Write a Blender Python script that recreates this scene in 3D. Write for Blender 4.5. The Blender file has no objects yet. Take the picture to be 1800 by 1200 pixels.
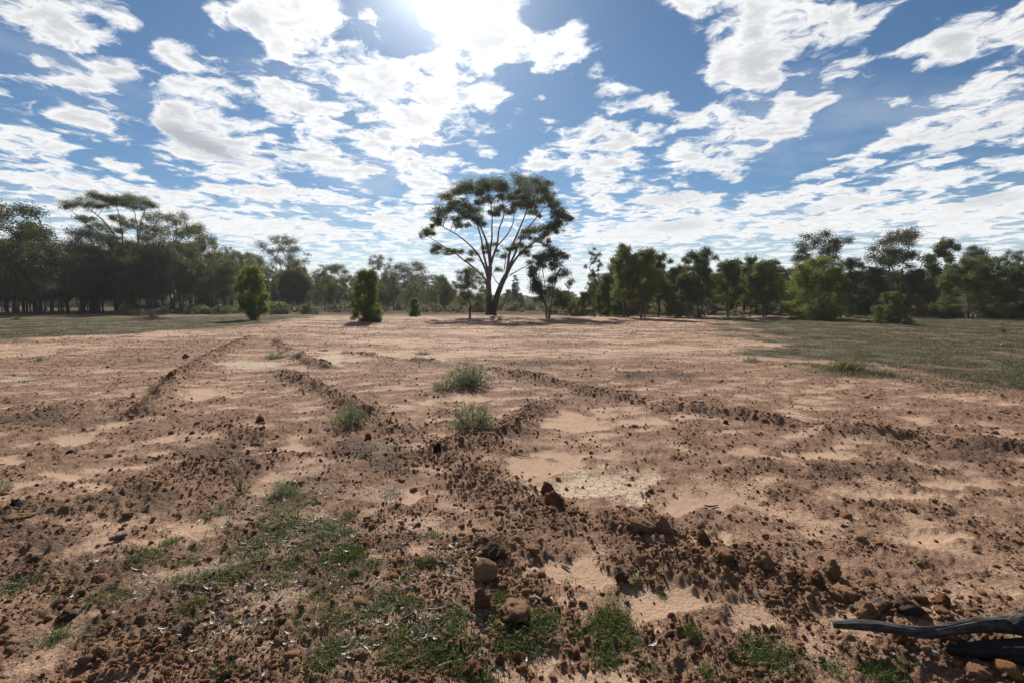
import bpy, math, random
import numpy as np
from mathutils import Vector, Matrix

rng = np.random.default_rng(11)
random.seed(11)
SC = bpy.context.scene
COL = SC.collection
R = math.radians

# ------------------------------------------------------------------ camera
FPX, CAM_H, HORIZON = 850.0, 1.6, 533.0        # focal length in 1800-px units, eye height, horizon row
PITCH = math.atan((600.0 - HORIZON) / FPX)
CP, SP = math.cos(PITCH), math.sin(PITCH)
cam_d = bpy.data.cameras.new('camera')
cam_d.sensor_width = 36.0
cam_d.lens = FPX / 1800.0 * 36.0
cam_d.clip_start, cam_d.clip_end = 0.05, 20000.0
cam = bpy.data.objects.new('camera', cam_d)
COL.objects.link(cam)
cam.location = (0, 0, CAM_H)
cam.rotation_euler = (math.pi / 2 - PITCH, 0, 0)
SC.camera = cam


def ray(px, py):
    """direction (not normalised, unit depth along the lens axis) of a photograph pixel"""
    x, u = (px - 900.0) / FPX, (600.0 - py) / FPX
    return np.array([x, CP + SP * u, -SP + CP * u])


def gp(px, py):
    """ground point under a photograph pixel"""
    d = ray(px, py)
    t = CAM_H / max(-d[2], 1e-4)
    return np.array([d[0] * t, d[1] * t])


def at_depth(px, py, y):
    d = ray(px, py)
    return np.array([d[0], d[1], d[2]]) * (y / d[1]) + np.array([0, 0, CAM_H])


# ------------------------------------------------------------------ light
sd = ray(775, -70)
sd = sd / np.linalg.norm(sd)
SUN = Vector(sd)
SUN_EL = math.asin(sd[2])
SUN_AZ = math.atan2(sd[0], sd[1])               # clockwise from +Y
sun_d = bpy.data.lights.new('sun', 'SUN')
sun_d.energy = 5.0
sun_d.angle = R(0.55)
sun_d.color = (1.0, 0.94, 0.86)
sun = bpy.data.objects.new('sun', sun_d)
COL.objects.link(sun)
sun.rotation_euler = SUN.to_track_quat('Z', 'Y').to_euler()
sun.location = (0, 0, 50)
SC.view_settings.view_transform = 'Standard'
SC.view_settings.look = 'None'
SC.view_settings.exposure = 0.62
SC.view_settings.gamma = 1.0
SC.view_settings.use_curve_mapping = False
SC.cycles.max_bounces = 6
SC.cycles.diffuse_bounces = 3
SC.cycles.transmission_bounces = 4
SC.cycles.transparent_max_bounces = 8
SC.cycles.glossy_bounces = 2
SC.cycles.caustics_reflective = False
SC.cycles.caustics_refractive = False


class NT:
    """small helper to write node trees"""
    def __init__(self, tree):
        self.t = tree

    def n(self, typ, **kw):
        nd = self.t.nodes.new(typ)
        for k, v in kw.items():
            setattr(nd, k, v)
        return nd

    def l(self, a, b):
        self.t.links.new(a, b)

    def put(self, sock, v):
        if hasattr(v, 'is_output'):
            self.l(v, sock)
        else:
            sock.default_value = v

    def m(self, op, a, b=None, c=None, clamp=False):
        nd = self.n('ShaderNodeMath', operation=op)
        nd.use_clamp = clamp
        for i, v in enumerate((a, b, c)):
            if v is not None:
                self.put(nd.inputs[i], v)
        return nd.outputs[0]

    def vm(self, op, a, b=None):
        nd = self.n('ShaderNodeVectorMath', operation=op)
        self.put(nd.inputs[0], a)
        if b is not None:
            self.put(nd.inputs[1], b)
        return nd.outputs['Value'] if op in ('DOT_PRODUCT', 'LENGTH') else nd.outputs[0]

    def ss(self, v, a, b, lo=0.0, hi=1.0, smooth=True):
        nd = self.n('ShaderNodeMapRange')
        nd.interpolation_type = 'SMOOTHSTEP' if smooth else 'LINEAR'
        self.put(nd.inputs['Value'], v)
        self.put(nd.inputs['From Min'], a)
        self.put(nd.inputs['From Max'], b)
        self.put(nd.inputs['To Min'], lo)
        self.put(nd.inputs['To Max'], hi)
        return nd.outputs['Result']

    def noise(self, vec, scale, detail=2.0, rough=0.5, lac=2.0, dim='3D', dist=0.0):
        nd = self.n('ShaderNodeTexNoise')
        nd.noise_dimensions = dim
        if vec is not None:
            self.l(vec, nd.inputs['Vector'])
        nd.inputs['Scale'].default_value = scale
        nd.inputs['Detail'].default_value = detail
        nd.inputs['Roughness'].default_value = rough
        nd.inputs['Lacunarity'].default_value = lac
        nd.inputs['Distortion'].default_value = dist
        return nd

    def mix(self, f, a, b, mode='MIX'):
        nd = self.n('ShaderNodeMix', data_type='RGBA', blend_type=mode)
        self.put(nd.inputs[0], f)
        for i, v in ((6, a), (7, b)):
            if hasattr(v, 'is_output'):
                self.l(v, nd.inputs[i])
            else:
                nd.inputs[i].default_value = (*v, 1.0) if len(v) == 3 else v
        return nd.outputs[2]


# ------------------------------------------------------------------ sky
KZ = 0.075                                      # rounds the cloud deck off towards the horizon


def sky_uv(px, py):
    d = ray(px, py)
    d = d / np.linalg.norm(d)
    z = max(d[2], 0.0) + KZ
    return np.array([d[0] / z, d[1] / z])


world = bpy.data.worlds.new('World')
SC.world = world
world.use_nodes = True
w = NT(world.node_tree)
w.t.nodes.clear()
out = w.n('ShaderNodeOutputWorld')
bg = w.n('ShaderNodeBackground')
bg.inputs['Strength'].default_value = 0.055
w.l(bg.outputs[0], out.inputs[0])
tc = w.n('ShaderNodeTexCoord')
sky = w.n('ShaderNodeTexSky', sky_type='NISHITA')
sky.sun_disc = False
sky.sun_elevation = SUN_EL
sky.sun_rotation = SUN_AZ
sky.altitude = 100
sky.air_density = 1.0
sky.dust_density = 0.25
sky.ozone_density = 3.0
dirv = w.vm('NORMALIZE', tc.outputs['Generated'])
sep = w.n('ShaderNodeSeparateXYZ')
w.l(dirv, sep.inputs[0])
zc = w.m('ADD', w.m('MAXIMUM', sep.outputs[2], 0.0), KZ)
u = w.m('DIVIDE', sep.outputs[0], zc)
v = w.m('DIVIDE', sep.outputs[1], zc)
comb = w.n('ShaderNodeCombineXYZ')
w.l(u, comb.inputs[0]); w.l(v, comb.inputs[1]); comb.inputs[2].default_value = 1.0
UV = comb.outputs[0]

# clouds: (pixel centre x, y, long half axis, short half axis, tilt in degrees, weight)
CLOUDS = [
    (80, 40, 110, 34, 22, 1), (190, 105, 100, 34, 26, 1), (225, 40, 42, 16, 14, .8), (130, 140, 90, 24, 22, .9),
    (140, 208, 100, 30, 26, 1), (330, 108, 64, 42, 22, 1), (500, 40, 115, 62, 12, 1.1), (600, 78, 46, 18, 6, .8),
    (325, 222, 120, 50, 24, 1.2), (400, 268, 100, 34, 20, 1.1), (75, 262, 80, 28, 18, .9), (210, 300, 70, 18, 16, .7),
    (440, 150, 110, 34, 22, .9), (520, 205, 130, 44, 22, 1), (655, 150, 80, 52, 20, 1.15), (560, 275, 130, 36, 18, 1),
    (700, 235, 90, 60, 20, 1), (770, 190, 80, 40, -8, .9), (855, 165, 75, 36, -12, .9), (830, 50, 120, 85, 0, 1.1),
    (985, 70, 58, 34, -40, 1), (960, 105, 40, 30, -30, .8), (890, 215, 42, 20, -18, .8), (1060, 250, 74, 60, 30, 1.1),
    (1050, 320, 60, 40, 60, .9), (945, 285, 48, 26, -20, .9), (1045, 130, 30, 14, -35, .7), (1270, 12, 150, 26, 2, .9),
    (1330, 105, 140, 56, -24, 1.1), (1440, 55, 110, 40, -18, 1), (1150, 178, 86, 20, 6, .8), (1380, 212, 95, 32, -28, 1.1),
    (1270, 270, 110, 36, -24, 1), (1215, 205, 70, 28, 4, .8), (1690, 85, 140, 36, -18, 1.1), (1760, 18, 110, 22, -8, .9),
    (1560, 186, 56, 20, -10, .9), (1720, 160, 110, 22, -16, .9), (1680, 232, 170, 34, -13, 1.1), (1500, 290, 100, 11, -15, .8),
    (1690, 305, 180, 17, -9, .9), (1540, 340, 180, 22, -12, .9), (1195, 352, 85, 22, -6, 1.1), (1150, 405, 150, 24, -5, 1),
    (1370, 352, 95, 18, -14, .9), (1460, 392, 200, 20, -6, .9), (1720, 372, 150, 22, -8, 1), (90, 318, 130, 22, 10, .8),
    (250, 345, 150, 20, 6, .8), (470, 335, 120, 26, 8, .9), (320, 388, 220, 22, 4, .8), (640, 300, 80, 26, 10, .8),
    (500, 405, 180, 22, 3, .8), (690, 395, 110, 34, 0, .8), (740, 310, 70, 50, 20, .9), (600, 345, 70, 18, 8, .7),
    (620, 215, 110, 50, 20, .6), (740, 10, 90, 50, 0, .8), (770, 120, 60, 70, 0, .9), (760, 260, 90, 60, 30, .9), (400, 60, 40, 50, 0, .5), (560, 130, 60, 40, 20, .8),
    (1080, 8, 70, 10, 0, .6), (1640, 410, 150, 14, -4, .8), (640, 30, 60, 22, 10, .5),
    # openings of clear blue
    (300, 20, 50, 40, 20, -.9), (1130, 85, 60, 70, -50, -1), (1010, 200, 34, 40, 0, -.9),
    (1480, 235, 80, 34, -40, -1), (1600, 140, 60, 40, -30, -.8), (1380, 300, 90, 16, -20, -.8), (905, 255, 30, 46, 0, -.8),
    (620, 395, 60, 14, 20, -.6), (440, 190, 50, 14, 30, -.6), (570, 240, 60, 14, 20, -.5), (1100, 30, 60, 30, 0, -.8),
    (240, 190, 40, 40, -20, -.8), (60, 170, 50, 16, 20, -.7), (420, 95, 30, 30, 0, -.6), (560, 160, 26, 22, 0, -.5), (130, 175, 40, 9, 24, -.6), (230, 270, 30, 16, 20, -.6), (300, 310, 50, 10, 12, -.6), (150, 280, 26, 10, 10, -.6), (800, 265, 30, 26, 0, -.6), (680, 330, 40, 14, 10, -.6), (540, 320, 40, 10, 10, -.6), (960, 25, 40, 26, 0, -.8), (720, 60, 30, 40, -20, -.5), (1110, 170, 20, 12, 0, -.6), (1230, 330, 50, 12, -10, -.6), (1300, 330, 60, 10, -14, -.6), (1600, 260, 70, 8, -14, -.6), (1650, 130, 80, 10, -14, -.7), (1600, 330, 80, 7, -10, -.5), (1190, 130, 40, 70, -40, -.7), (1580, 60, 46, 26, -20, -.8),
]
acc_p, acc_n = None, None
for cx, cy, a, b, deg, wt in CLOUDS:
    t = R(deg)
    c = sky_uv(cx, cy)
    e = 0.25
    A = (sky_uv(cx + a * e * math.cos(t), cy + a * e * math.sin(t)) - c) / e
    B = (sky_uv(cx - b * e * math.sin(t), cy + b * e * math.cos(t)) - c) / e
    M = np.linalg.inv(np.array([A, B]).T)
    o = M @ c
    q1 = w.vm('DOT_PRODUCT', UV, (M[0, 0], M[0, 1], -o[0]))
    q2 = w.vm('DOT_PRODUCT', UV, (M[1, 0], M[1, 1], -o[1]))
    r2 = w.m('MULTIPLY_ADD', q2, q2, w.m('MULTIPLY', q1, q1))
    f = w.ss(w.m('SQRT', r2), 0.25, 1.75, abs(wt), 0.0)
    if wt > 0:
        acc_p = f if acc_p is None else w.m('SMOOTH_MAX', acc_p, f, 0.25)
    else:
        acc_n = f if acc_n is None else w.m('MAXIMUM', acc_n, f)
layout = w.m('SUBTRACT', acc_p, acc_n)


def cloud_density(vec, detail):
    warp = w.vm('ADD', vec, w.vm('MULTIPLY', w.vm('SUBTRACT', w.noise(vec, 5.0, 3.0, 0.55, 2.1, '2D').outputs['Color'], (0.5, 0.5, 0.5)), (0.16, 0.16, 0.0)))
    n1 = w.noise(warp, 4.5, detail, 0.60, 2.1, '2D').outputs['Fac']
    n2 = w.noise(warp, 14.0, detail - 3, 0.62, 2.1, '2D').outputs['Fac']
    vo = w.n('ShaderNodeTexVoronoi', feature='SMOOTH_F1')      # rounded cumulus heads
    vo.voronoi_dimensions = '2D'
    w.l(warp, vo.inputs['Vector'])
    vo.inputs['Scale'].default_value = 8.0
    vo.inputs['Smoothness'].default_value = 0.6
    s = w.m('MULTIPLY_ADD', n2, 0.40, n1)
    s = w.m('MULTIPLY_ADD', vo.outputs['Distance'], -0.26, s)
    return w.m('ADD', s, -0.585)


# street-aligned stretch: noise is longer along the wind than across it
mp = w.n('ShaderNodeMapping')
w.l(UV, mp.inputs['Vector'])
mp.inputs['Rotation'].default_value = (0, 0, R(-8))
mp.inputs['Scale'].default_value = (1.0, 1.0, 1.0)
den0 = cloud_density(mp.outputs[0], 9.0)
mp2 = w.n('ShaderNodeMapping')
su = sd[:2] / (sd[2] + KZ)
w.l(w.vm('ADD', UV, tuple((su / np.linalg.norm(su) * -0.10).tolist()) + (0.0,)), mp2.inputs['Vector'])
mp2.inputs['Rotation'].default_value = (0, 0, R(-8))
mp2.inputs['Scale'].default_value = (1.0, 1.0, 1.0)
den1 = cloud_density(mp2.outputs[0], 4.0)
low = w.ss(sep.outputs[2], 0.02, 0.30, 0.34, 0.0)           # deck closes up towards the horizon
lay = w.m('MULTIPLY_ADD', layout, 0.72, low)
dens = w.m('ADD', w.m('MULTIPLY_ADD', den0, 2.15, -0.245), lay)
alpha = w.ss(dens, -0.05, 0.50)
veil = w.ss(w.noise(mp.outputs[0], 0.9, 5.0, 0.6, 2.0, '2D').outputs['Fac'], 0.45, 0.8, 0.0, 0.22)
alpha = w.m('MAXIMUM', alpha, veil)
relief = w.m('SUBTRACT', den0, den1)
soft = w.m('ADD', w.m('MULTIPLY_ADD', w.m('ADD', w.m('MULTIPLY', den1, 0.9), den0), 0.8, -0.20), lay)
thick = w.ss(soft, 0.0, 1.05)
base = w.ss(w.m('MULTIPLY_ADD', relief, 1.6, thick), 0.0, 1.2)  # grey, thick undersides
GREYS = [(352, 252, 88, 17, 22, .9), (665, 162, 42, 22, 25, .45), (500, 25, 50, 24, 0, .35), (850, 45, 40, 30, 0, .3),
         (1195, 345, 70, 12, -8, .45), (1190, 398, 50, 10, -5, .55), (1740, 352, 60, 10, -8, .6), (1340, 285, 90, 20, -25, .35),
         (1690, 245, 130, 24, -13, .35), (160, 350, 40, 10, 5, .6), (1060, 225, 40, 14, 0, .3), (1400, 90, 110, 30, -24, .3),
         (1420, 372, 50, 8, -8, .4), (1700, 90, 90, 18, -16, .25)]
g_acc = None
for cx, cy, a, b, deg, wt in GREYS:
    t = R(deg); c = sky_uv(cx, cy); e = 0.25
    A = (sky_uv(cx + a * e * math.cos(t), cy + a * e * math.sin(t)) - c) / e
    B = (sky_uv(cx - b * e * math.sin(t), cy + b * e * math.cos(t)) - c) / e
    M = np.linalg.inv(np.array([A, B]).T); o = M @ c
    q1 = w.vm('DOT_PRODUCT', UV, (M[0, 0], M[0, 1], -o[0]))
    q2 = w.vm('DOT_PRODUCT', UV, (M[1, 0], M[1, 1], -o[1]))
    r2 = w.m('MULTIPLY_ADD', q2, q2, w.m('MULTIPLY', q1, q1))
    r2 = w.m('MULTIPLY_ADD', den1, -1.6, r2)
    f = w.ss(r2, -0.2, 2.6, wt, 0.0)
    g_acc = f if g_acc is None else w.m('MAXIMUM', g_acc, f)
base = w.m('MULTIPLY', w.m('SMOOTH_MAX', w.m('MULTIPLY', base, w.ss(sep.outputs[2], 0.05, 0.35, 0.24, 0.66)), g_acc, 0.2), w.ss(dens, 0.12, 0.6))
cs = w.vm('DOT_PRODUCT', dirv, tuple(sd.tolist()))
fwd = w.m('POWER', w.m('MAXIMUM', cs, 0.0), 14.0)           # forward scattering towards the sun
fwd2 = w.m('POWER', w.m('MAXIMUM', cs, 0.0), 60.0)
bright = w.m('MULTIPLY_ADD', fwd2, 6.0, w.m('MULTIPLY_ADD', fwd, 2.5, 11.9))
ccol = w.mix(base, (1.0, 1.0, 1.0), (0.40, 0.43, 0.48))
cmul = w.n('ShaderNodeVectorMath', operation='SCALE')
w.l(ccol, cmul.inputs[0]); w.l(bright, cmul.inputs['Scale'])
aure = w.n('ShaderNodeVectorMath', operation='SCALE')        # aureole of the sun in thin cloud
aure.inputs[0].default_value = (1.0, 0.99, 0.97)
w.l(w.m('MULTIPLY_ADD', w.m('POWER', w.m('MAXIMUM', cs, 0.0), 260.0), 14.0, w.m('MULTIPLY', fwd2, 2.2)), aure.inputs['Scale'])
tint = w.mix(1.0, sky.outputs[0], (0.58, 0.74, 0.83), 'MULTIPLY')
skyc = w.vm('ADD', tint, aure.outputs[0])
final = w.mix(alpha, skyc, cmul.outputs[0])
final = w.mix(w.ss(sep.outputs[2], 0.0, 0.20, 0.52, 0.0), final, (10.3, 10.9, 11.5))     # bright humid air low down
below = w.ss(sep.outputs[2], -0.03, 0.0)
final = w.mix(below, (0.9, 0.75, 0.6), final)
w.l(final, bg.inputs['Color'])
world.cycles.sampling_method = 'MANUAL'
world.cycles.sample_map_resolution = 512


# ------------------------------------------------------------------ tagging
def tag(o, label=None, cat=None, group=None, kind=None):
    for k, val in (('label', label), ('category', cat), ('group', group), ('kind', kind)):
        if val:
            o[k] = val
    return o


def link(name, data, parent=None):
    o = bpy.data.objects.new(name, data)
    COL.objects.link(o)
    if parent is not None:
        o.parent = parent
    return o


def empty(name, loc, rz=0.0):
    o = bpy.data.objects.new(name, None)
    o.empty_display_size = 0.1
    COL.objects.link(o)
    o.location = loc
    o.rotation_euler = (0, 0, rz)
    return o


def mesh_np(name, V, faces, mat=None, attrs=None, smooth=True):
    """faces: list of int arrays (n, k); attrs: {name: (domain, array)}"""
    me = bpy.data.meshes.new(name)
    V = np.asarray(V, dtype=np.float32)
    me.vertices.add(len(V))
    me.vertices.foreach_set('co', V.ravel())
    faces = [np.asarray(f, dtype=np.int32) for f in faces if len(f)]
    loops = np.concatenate([f.ravel() for f in faces])
    sizes = np.concatenate([np.full(len(f), f.shape[1], dtype=np.int32) for f in faces])
    starts = np.concatenate([[0], np.cumsum(sizes)[:-1]]).astype(np.int32)
    me.loops.add(len(loops))
    me.loops.foreach_set('vertex_index', loops)
    me.polygons.add(len(sizes))
    me.polygons.foreach_set('loop_start', starts)
    me.update(calc_edges=True)
    if smooth:
        me.polygons.foreach_set('use_smooth', np.ones(len(sizes), dtype=bool))
    for k, (dom, arr) in (attrs or {}).items():
        at = me.attributes.new(k, 'FLOAT', dom)
        at.data.foreach_set('value', np.asarray(arr, dtype=np.float32))
    if mat is not None:
        me.materials.append(mat)
    return me


# ------------------------------------------------------------------ noise
_gt = np.random.default_rng(5).uniform(0, 2 * np.pi, 256)
_GX, _GY = np.cos(_gt), np.sin(_gt)


def _h(ix, iy, s):
    h = (ix.astype(np.int64) * 374761393 + iy.astype(np.int64) * 668265263 + s * 1442695041) & 0xFFFFFFFF
    h = ((h ^ (h >> 13)) * 1274126177) & 0xFFFFFFFF
    return (h ^ (h >> 16)) & 255


def perlin(x, y, s=0):
    ix, iy = np.floor(x), np.floor(y)
    fx, fy = x - ix, y - iy
    u_, v_ = fx * fx * fx * (fx * (fx * 6 - 15) + 10), fy * fy * fy * (fy * (fy * 6 - 15) + 10)

    def g(dx, dy):
        k = _h(ix + dx, iy + dy, s)
        return _GX[k] * (fx - dx) + _GY[k] * (fy - dy)
    a, b, c, d = g(0, 0), g(1, 0), g(0, 1), g(1, 1)
    return 1.5 * ((a * (1 - u_) + b * u_) * (1 - v_) + (c * (1 - u_) + d * u_) * v_)


def fbm(x, y, s=0, o=4, p=0.5):
    t, a = 0.0, 1.0
    for k in range(o):
        t = t + a * perlin(x * 2 ** k, y * 2 ** k, s + k * 17)
        a *= p
    return t


def sstep(x, a, b):
    t = np.clip((x - a) / (b - a), 0, 1)
    return t * t * (3 - 2 * t)


def poly_dist(x, y, pts):
    """distance to a polyline in ground coordinates, and the running length of the nearest point"""
    best = np.full(x.shape, 1e9); run = np.zeros(x.shape); L = 0.0
    for (x0, y0), (x1, y1) in zip(pts[:-1], pts[1:]):
        dx, dy = x1 - x0, y1 - y0
        l2 = dx * dx + dy * dy
        t = np.clip(((x - x0) * dx + (y - y0) * dy) / l2, 0, 1)
        d = np.hypot(x - x0 - t * dx, y - y0 - t * dy)
        k = d < best
        best = np.where(k, d, best)
        run = np.where(k, L + t * math.sqrt(l2), run)
        L += math.sqrt(l2)
    return best, run


# ------------------------------------------------------------------ ground layout
def gpoly(pts):
    return [tuple(gp(*p)) for p in pts]


# (photo points, height, half width, clod weight)
RIDGES = [
    (gpoly([(440, 598), (395, 618), (345, 646), (310, 668), (285, 700), (262, 726)]), .13, .24, 1.3),
    (gpoly([(484, 600), (505, 618), (540, 636), (575, 648)]), .11, .2, 1.2),
    (gpoly([(500, 655), (548, 680), (590, 700), (640, 728)]), .12, .22, 1.4),
    (gpoly([(640, 728), (690, 752), (740, 778), (800, 812), (860, 850), (930, 880), (1010, 905), (1080, 925), (1160, 955),
            (1240, 985), (1330, 1010), (1430, 1040), (1530, 1075), (1640, 1100), (1800, 1130), (2000, 1180)]), .03, .26, 1.15),
    (gpoly([(610, 620), (660, 628), (710, 635), (765, 637)]), .11, .2, 1.4),
    (gpoly([(865, 652), (930, 664), (1000, 682), (1060, 694), (1120, 708), (1190, 720), (1260, 728), (1340, 738), (1420, 752),
            (1520, 765), (1640, 776), (1800, 790), (2000, 812)]), .10, .24, 1.5),
    (gpoly([(985, 706), (940, 716), (915, 735), (890, 756), (850, 776), (790, 790)]), .07, .2, .9),
    (gpoly([(1290, 636), (1400, 642), (1500, 656), (1620, 676), (1800, 706), (2000, 745)]), .05, .45, .7),
    (gpoly([(330, 760), (400, 752), (470, 765)]), .05, .22, .8),
    (gpoly([(330, 820), (400, 826), (470, 812)]), .06, .25, .9),
    (gpoly([(0, 735), (90, 720), (190, 712), (270, 730)]), .03, .5, .7),
    (gpoly([(0, 905), (90, 880), (180, 880), (260, 860)]), .03, .3, .7),
    (gpoly([(840, 880), (870, 940), (880, 1000), (850, 1060), (900, 1090)]), .02, .3, .9),
]


def gell(cx, cy, rx, ry, rot=0.0):
    """a photographed ellipse as an ellipse lying on the ground"""
    c = gp(cx, cy)
    ax = abs(gp(cx + rx, cy)[0] - c[0])
    ay = 0.5 * abs(gp(cx, cy - ry)[1] - gp(cx, cy + ry)[1])
    return c[0], c[1], ax, ay, c[0] / max(c[1], 0.1)


def emask(x, y, ells, s, soft=0.5, namp=0.55, nscale=1.0):
    m = np.zeros(x.shape)
    for cx, cy, ax, ay, sh in ells:
        q = np.hypot((x - cx - sh * (y - cy)) / ax, (y - cy) / ay)
        f = nscale / max(min(ax, ay), 0.05)
        q = q + namp * fbm(x * f, y * f, s, 3)
        m = np.maximum(m, 1 - sstep(q, 1 - soft, 1 + soft * 0.3))
    return m


CLAY = [gell(*e) for e in [(1045, 840, 95, 32), (985, 858, 50, 14), (585, 630, 38, 12), (450, 642, 80, 9), (738, 631, 40, 4),
                           (520, 652, 40, 4), (40, 667, 60, 6), (1085, 603, 40, 3), (1110, 875, 30, 12), (1140, 842, 30, 8)]]
SAND = [gell(*e) for e in [(930, 822, 90, 26), (130, 770, 50, 11), (165, 857, 36, 10), (120, 835, 50, 9), (25, 808, 35, 9), (1120, 742, 55, 9),
                           (530, 785, 36, 10), (700, 870, 45, 16), (1240, 880, 110, 20), (1010, 740, 60, 16), (1160, 1050, 90, 40), (120, 780, 20, 5),
                           (360, 690, 60, 10), (480, 840, 30, 12), (1440, 800, 90, 8), (1700, 850, 90, 10), (560, 900, 20, 8), (1250, 945, 60, 12),
                           (1320, 1080, 60, 25), (1010, 1000, 90, 25), (950, 1160, 50, 20), (330, 925, 60, 14), (180, 1070, 40, 10), (400, 985, 40, 12),
                           (1000, 800, 60, 12), (820, 700, 60, 8), (1560, 870, 120, 8), (1280, 760, 40, 5), (1640, 940, 70, 10), (790, 1000, 30, 10)]]
DARK = [gell(*e) for e in [(395, 795, 90, 38), (80, 740, 120, 22), (60, 930, 110, 45), (250, 880, 90, 20), (940, 722, 40, 14), (870, 765, 60, 14),
                           (1060, 690, 70, 12), (640, 800, 80, 30), (1500, 830, 160, 20), (1720, 800, 120, 20), (150, 1000, 150, 40), (850, 965, 40, 20),
                           (1130, 660, 110, 10), (950, 640, 90, 8), (1700, 1130, 120, 40), (600, 1010, 120, 60), (300, 1100, 160, 50), (700, 960, 60, 30)]]
GREENF = [gell(*e) for e in [(505, 930, 95, 55), (440, 945, 60, 30), (590, 925, 50, 30), (500, 870, 35, 20), (330, 1030, 60, 25), (190, 1040, 45, 20),
                             (590, 990, 70, 40), (20, 1025, 35, 15), (700, 1060, 50, 25), (750, 1120, 70, 40), (915, 1105, 50, 25), (1075, 1100, 45, 45),
                             (1350, 1150, 70, 30), (460, 1000, 70, 30), (300, 980, 70, 25), (590, 1140, 35, 22)]]
LITTER = [gell(*e) for e in [(500, 930, 150, 80), (480, 1010, 200, 80), (300, 1020, 220, 70), (640, 1060, 120, 70), (420, 1120, 300, 60), (730, 1110, 150, 60),
                             (560, 860, 120, 30), (800, 1000, 80, 50)]]
GRASS_EDGE = np.array([gp(*p) for p in [(1272, 564), (1280, 575), (1288, 590), (1315, 610), (1390, 634), (1500, 653), (1620, 670), (1800, 699), (2150, 745)]])
_o = np.argsort(GRASS_EDGE[:, 1])
GE_Y, GE_X = GRASS_EDGE[_o, 1], GRASS_EDGE[_o, 0]
LEFT_EDGE = np.array([gp(*p) for p in [(-300, 606), (0, 598), (150, 591), (300, 584), (400, 577), (470, 569), (520, 561), (560, 556)]])
_o = np.argsort(LEFT_EDGE[:, 1])
LE_Y, LE_X = LEFT_EDGE[_o, 1], LEFT_EDGE[_o, 0]


def meadow(x, y):
    n = fbm(x * 0.35, y * 0.35, 41, 4) * 2.2
    n2 = fbm(x * 1.3, y * 1.3, 45, 3)
    xr = np.interp(y, GE_Y, GE_X)
    r = sstep(x - xr + n * (0.36 + y * 0.04) + n2 * .5, -0.4, 0.9 + y * 0.03) * (1 - sstep(y, 50, 58))
    r = np.where(y < GE_Y[0], 0, r)
    xl = np.interp(y, LE_Y, LE_X)
    l = sstep(xl - x + n * 0.9, -1.0, 1.6) * sstep(y, 19.5, 22.0) * (1 - sstep(y + n, 58, 66))
    return np.maximum(r, l), np.clip(0.5 + n * 0.38 + n2 * .2, 0, 1)


def rough_mask(x, y):
    """0 = smooth blown sand, 1 = churned crumbly soil"""
    c, s = math.cos(R(-28)), math.sin(R(-28))
    xr, yr = x * c - y * s, x * s + y * c
    k = 0.69 + 0.5 * fbm(xr * 0.7, yr * 2.2, 3, 4) + 0.55 * fbm(x * 2.6, y * 3.4, 9, 4)
    far = 0.50 + 0.6 * fbm(x * 0.13, y * 0.42, 21, 4) + 0.5 * fbm(x * .9, y * 2.2, 23, 3)
    t = sstep(y, 7, 16)
    k = k * (1 - t) + far * t
    return np.clip(k, 0, 1)


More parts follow.
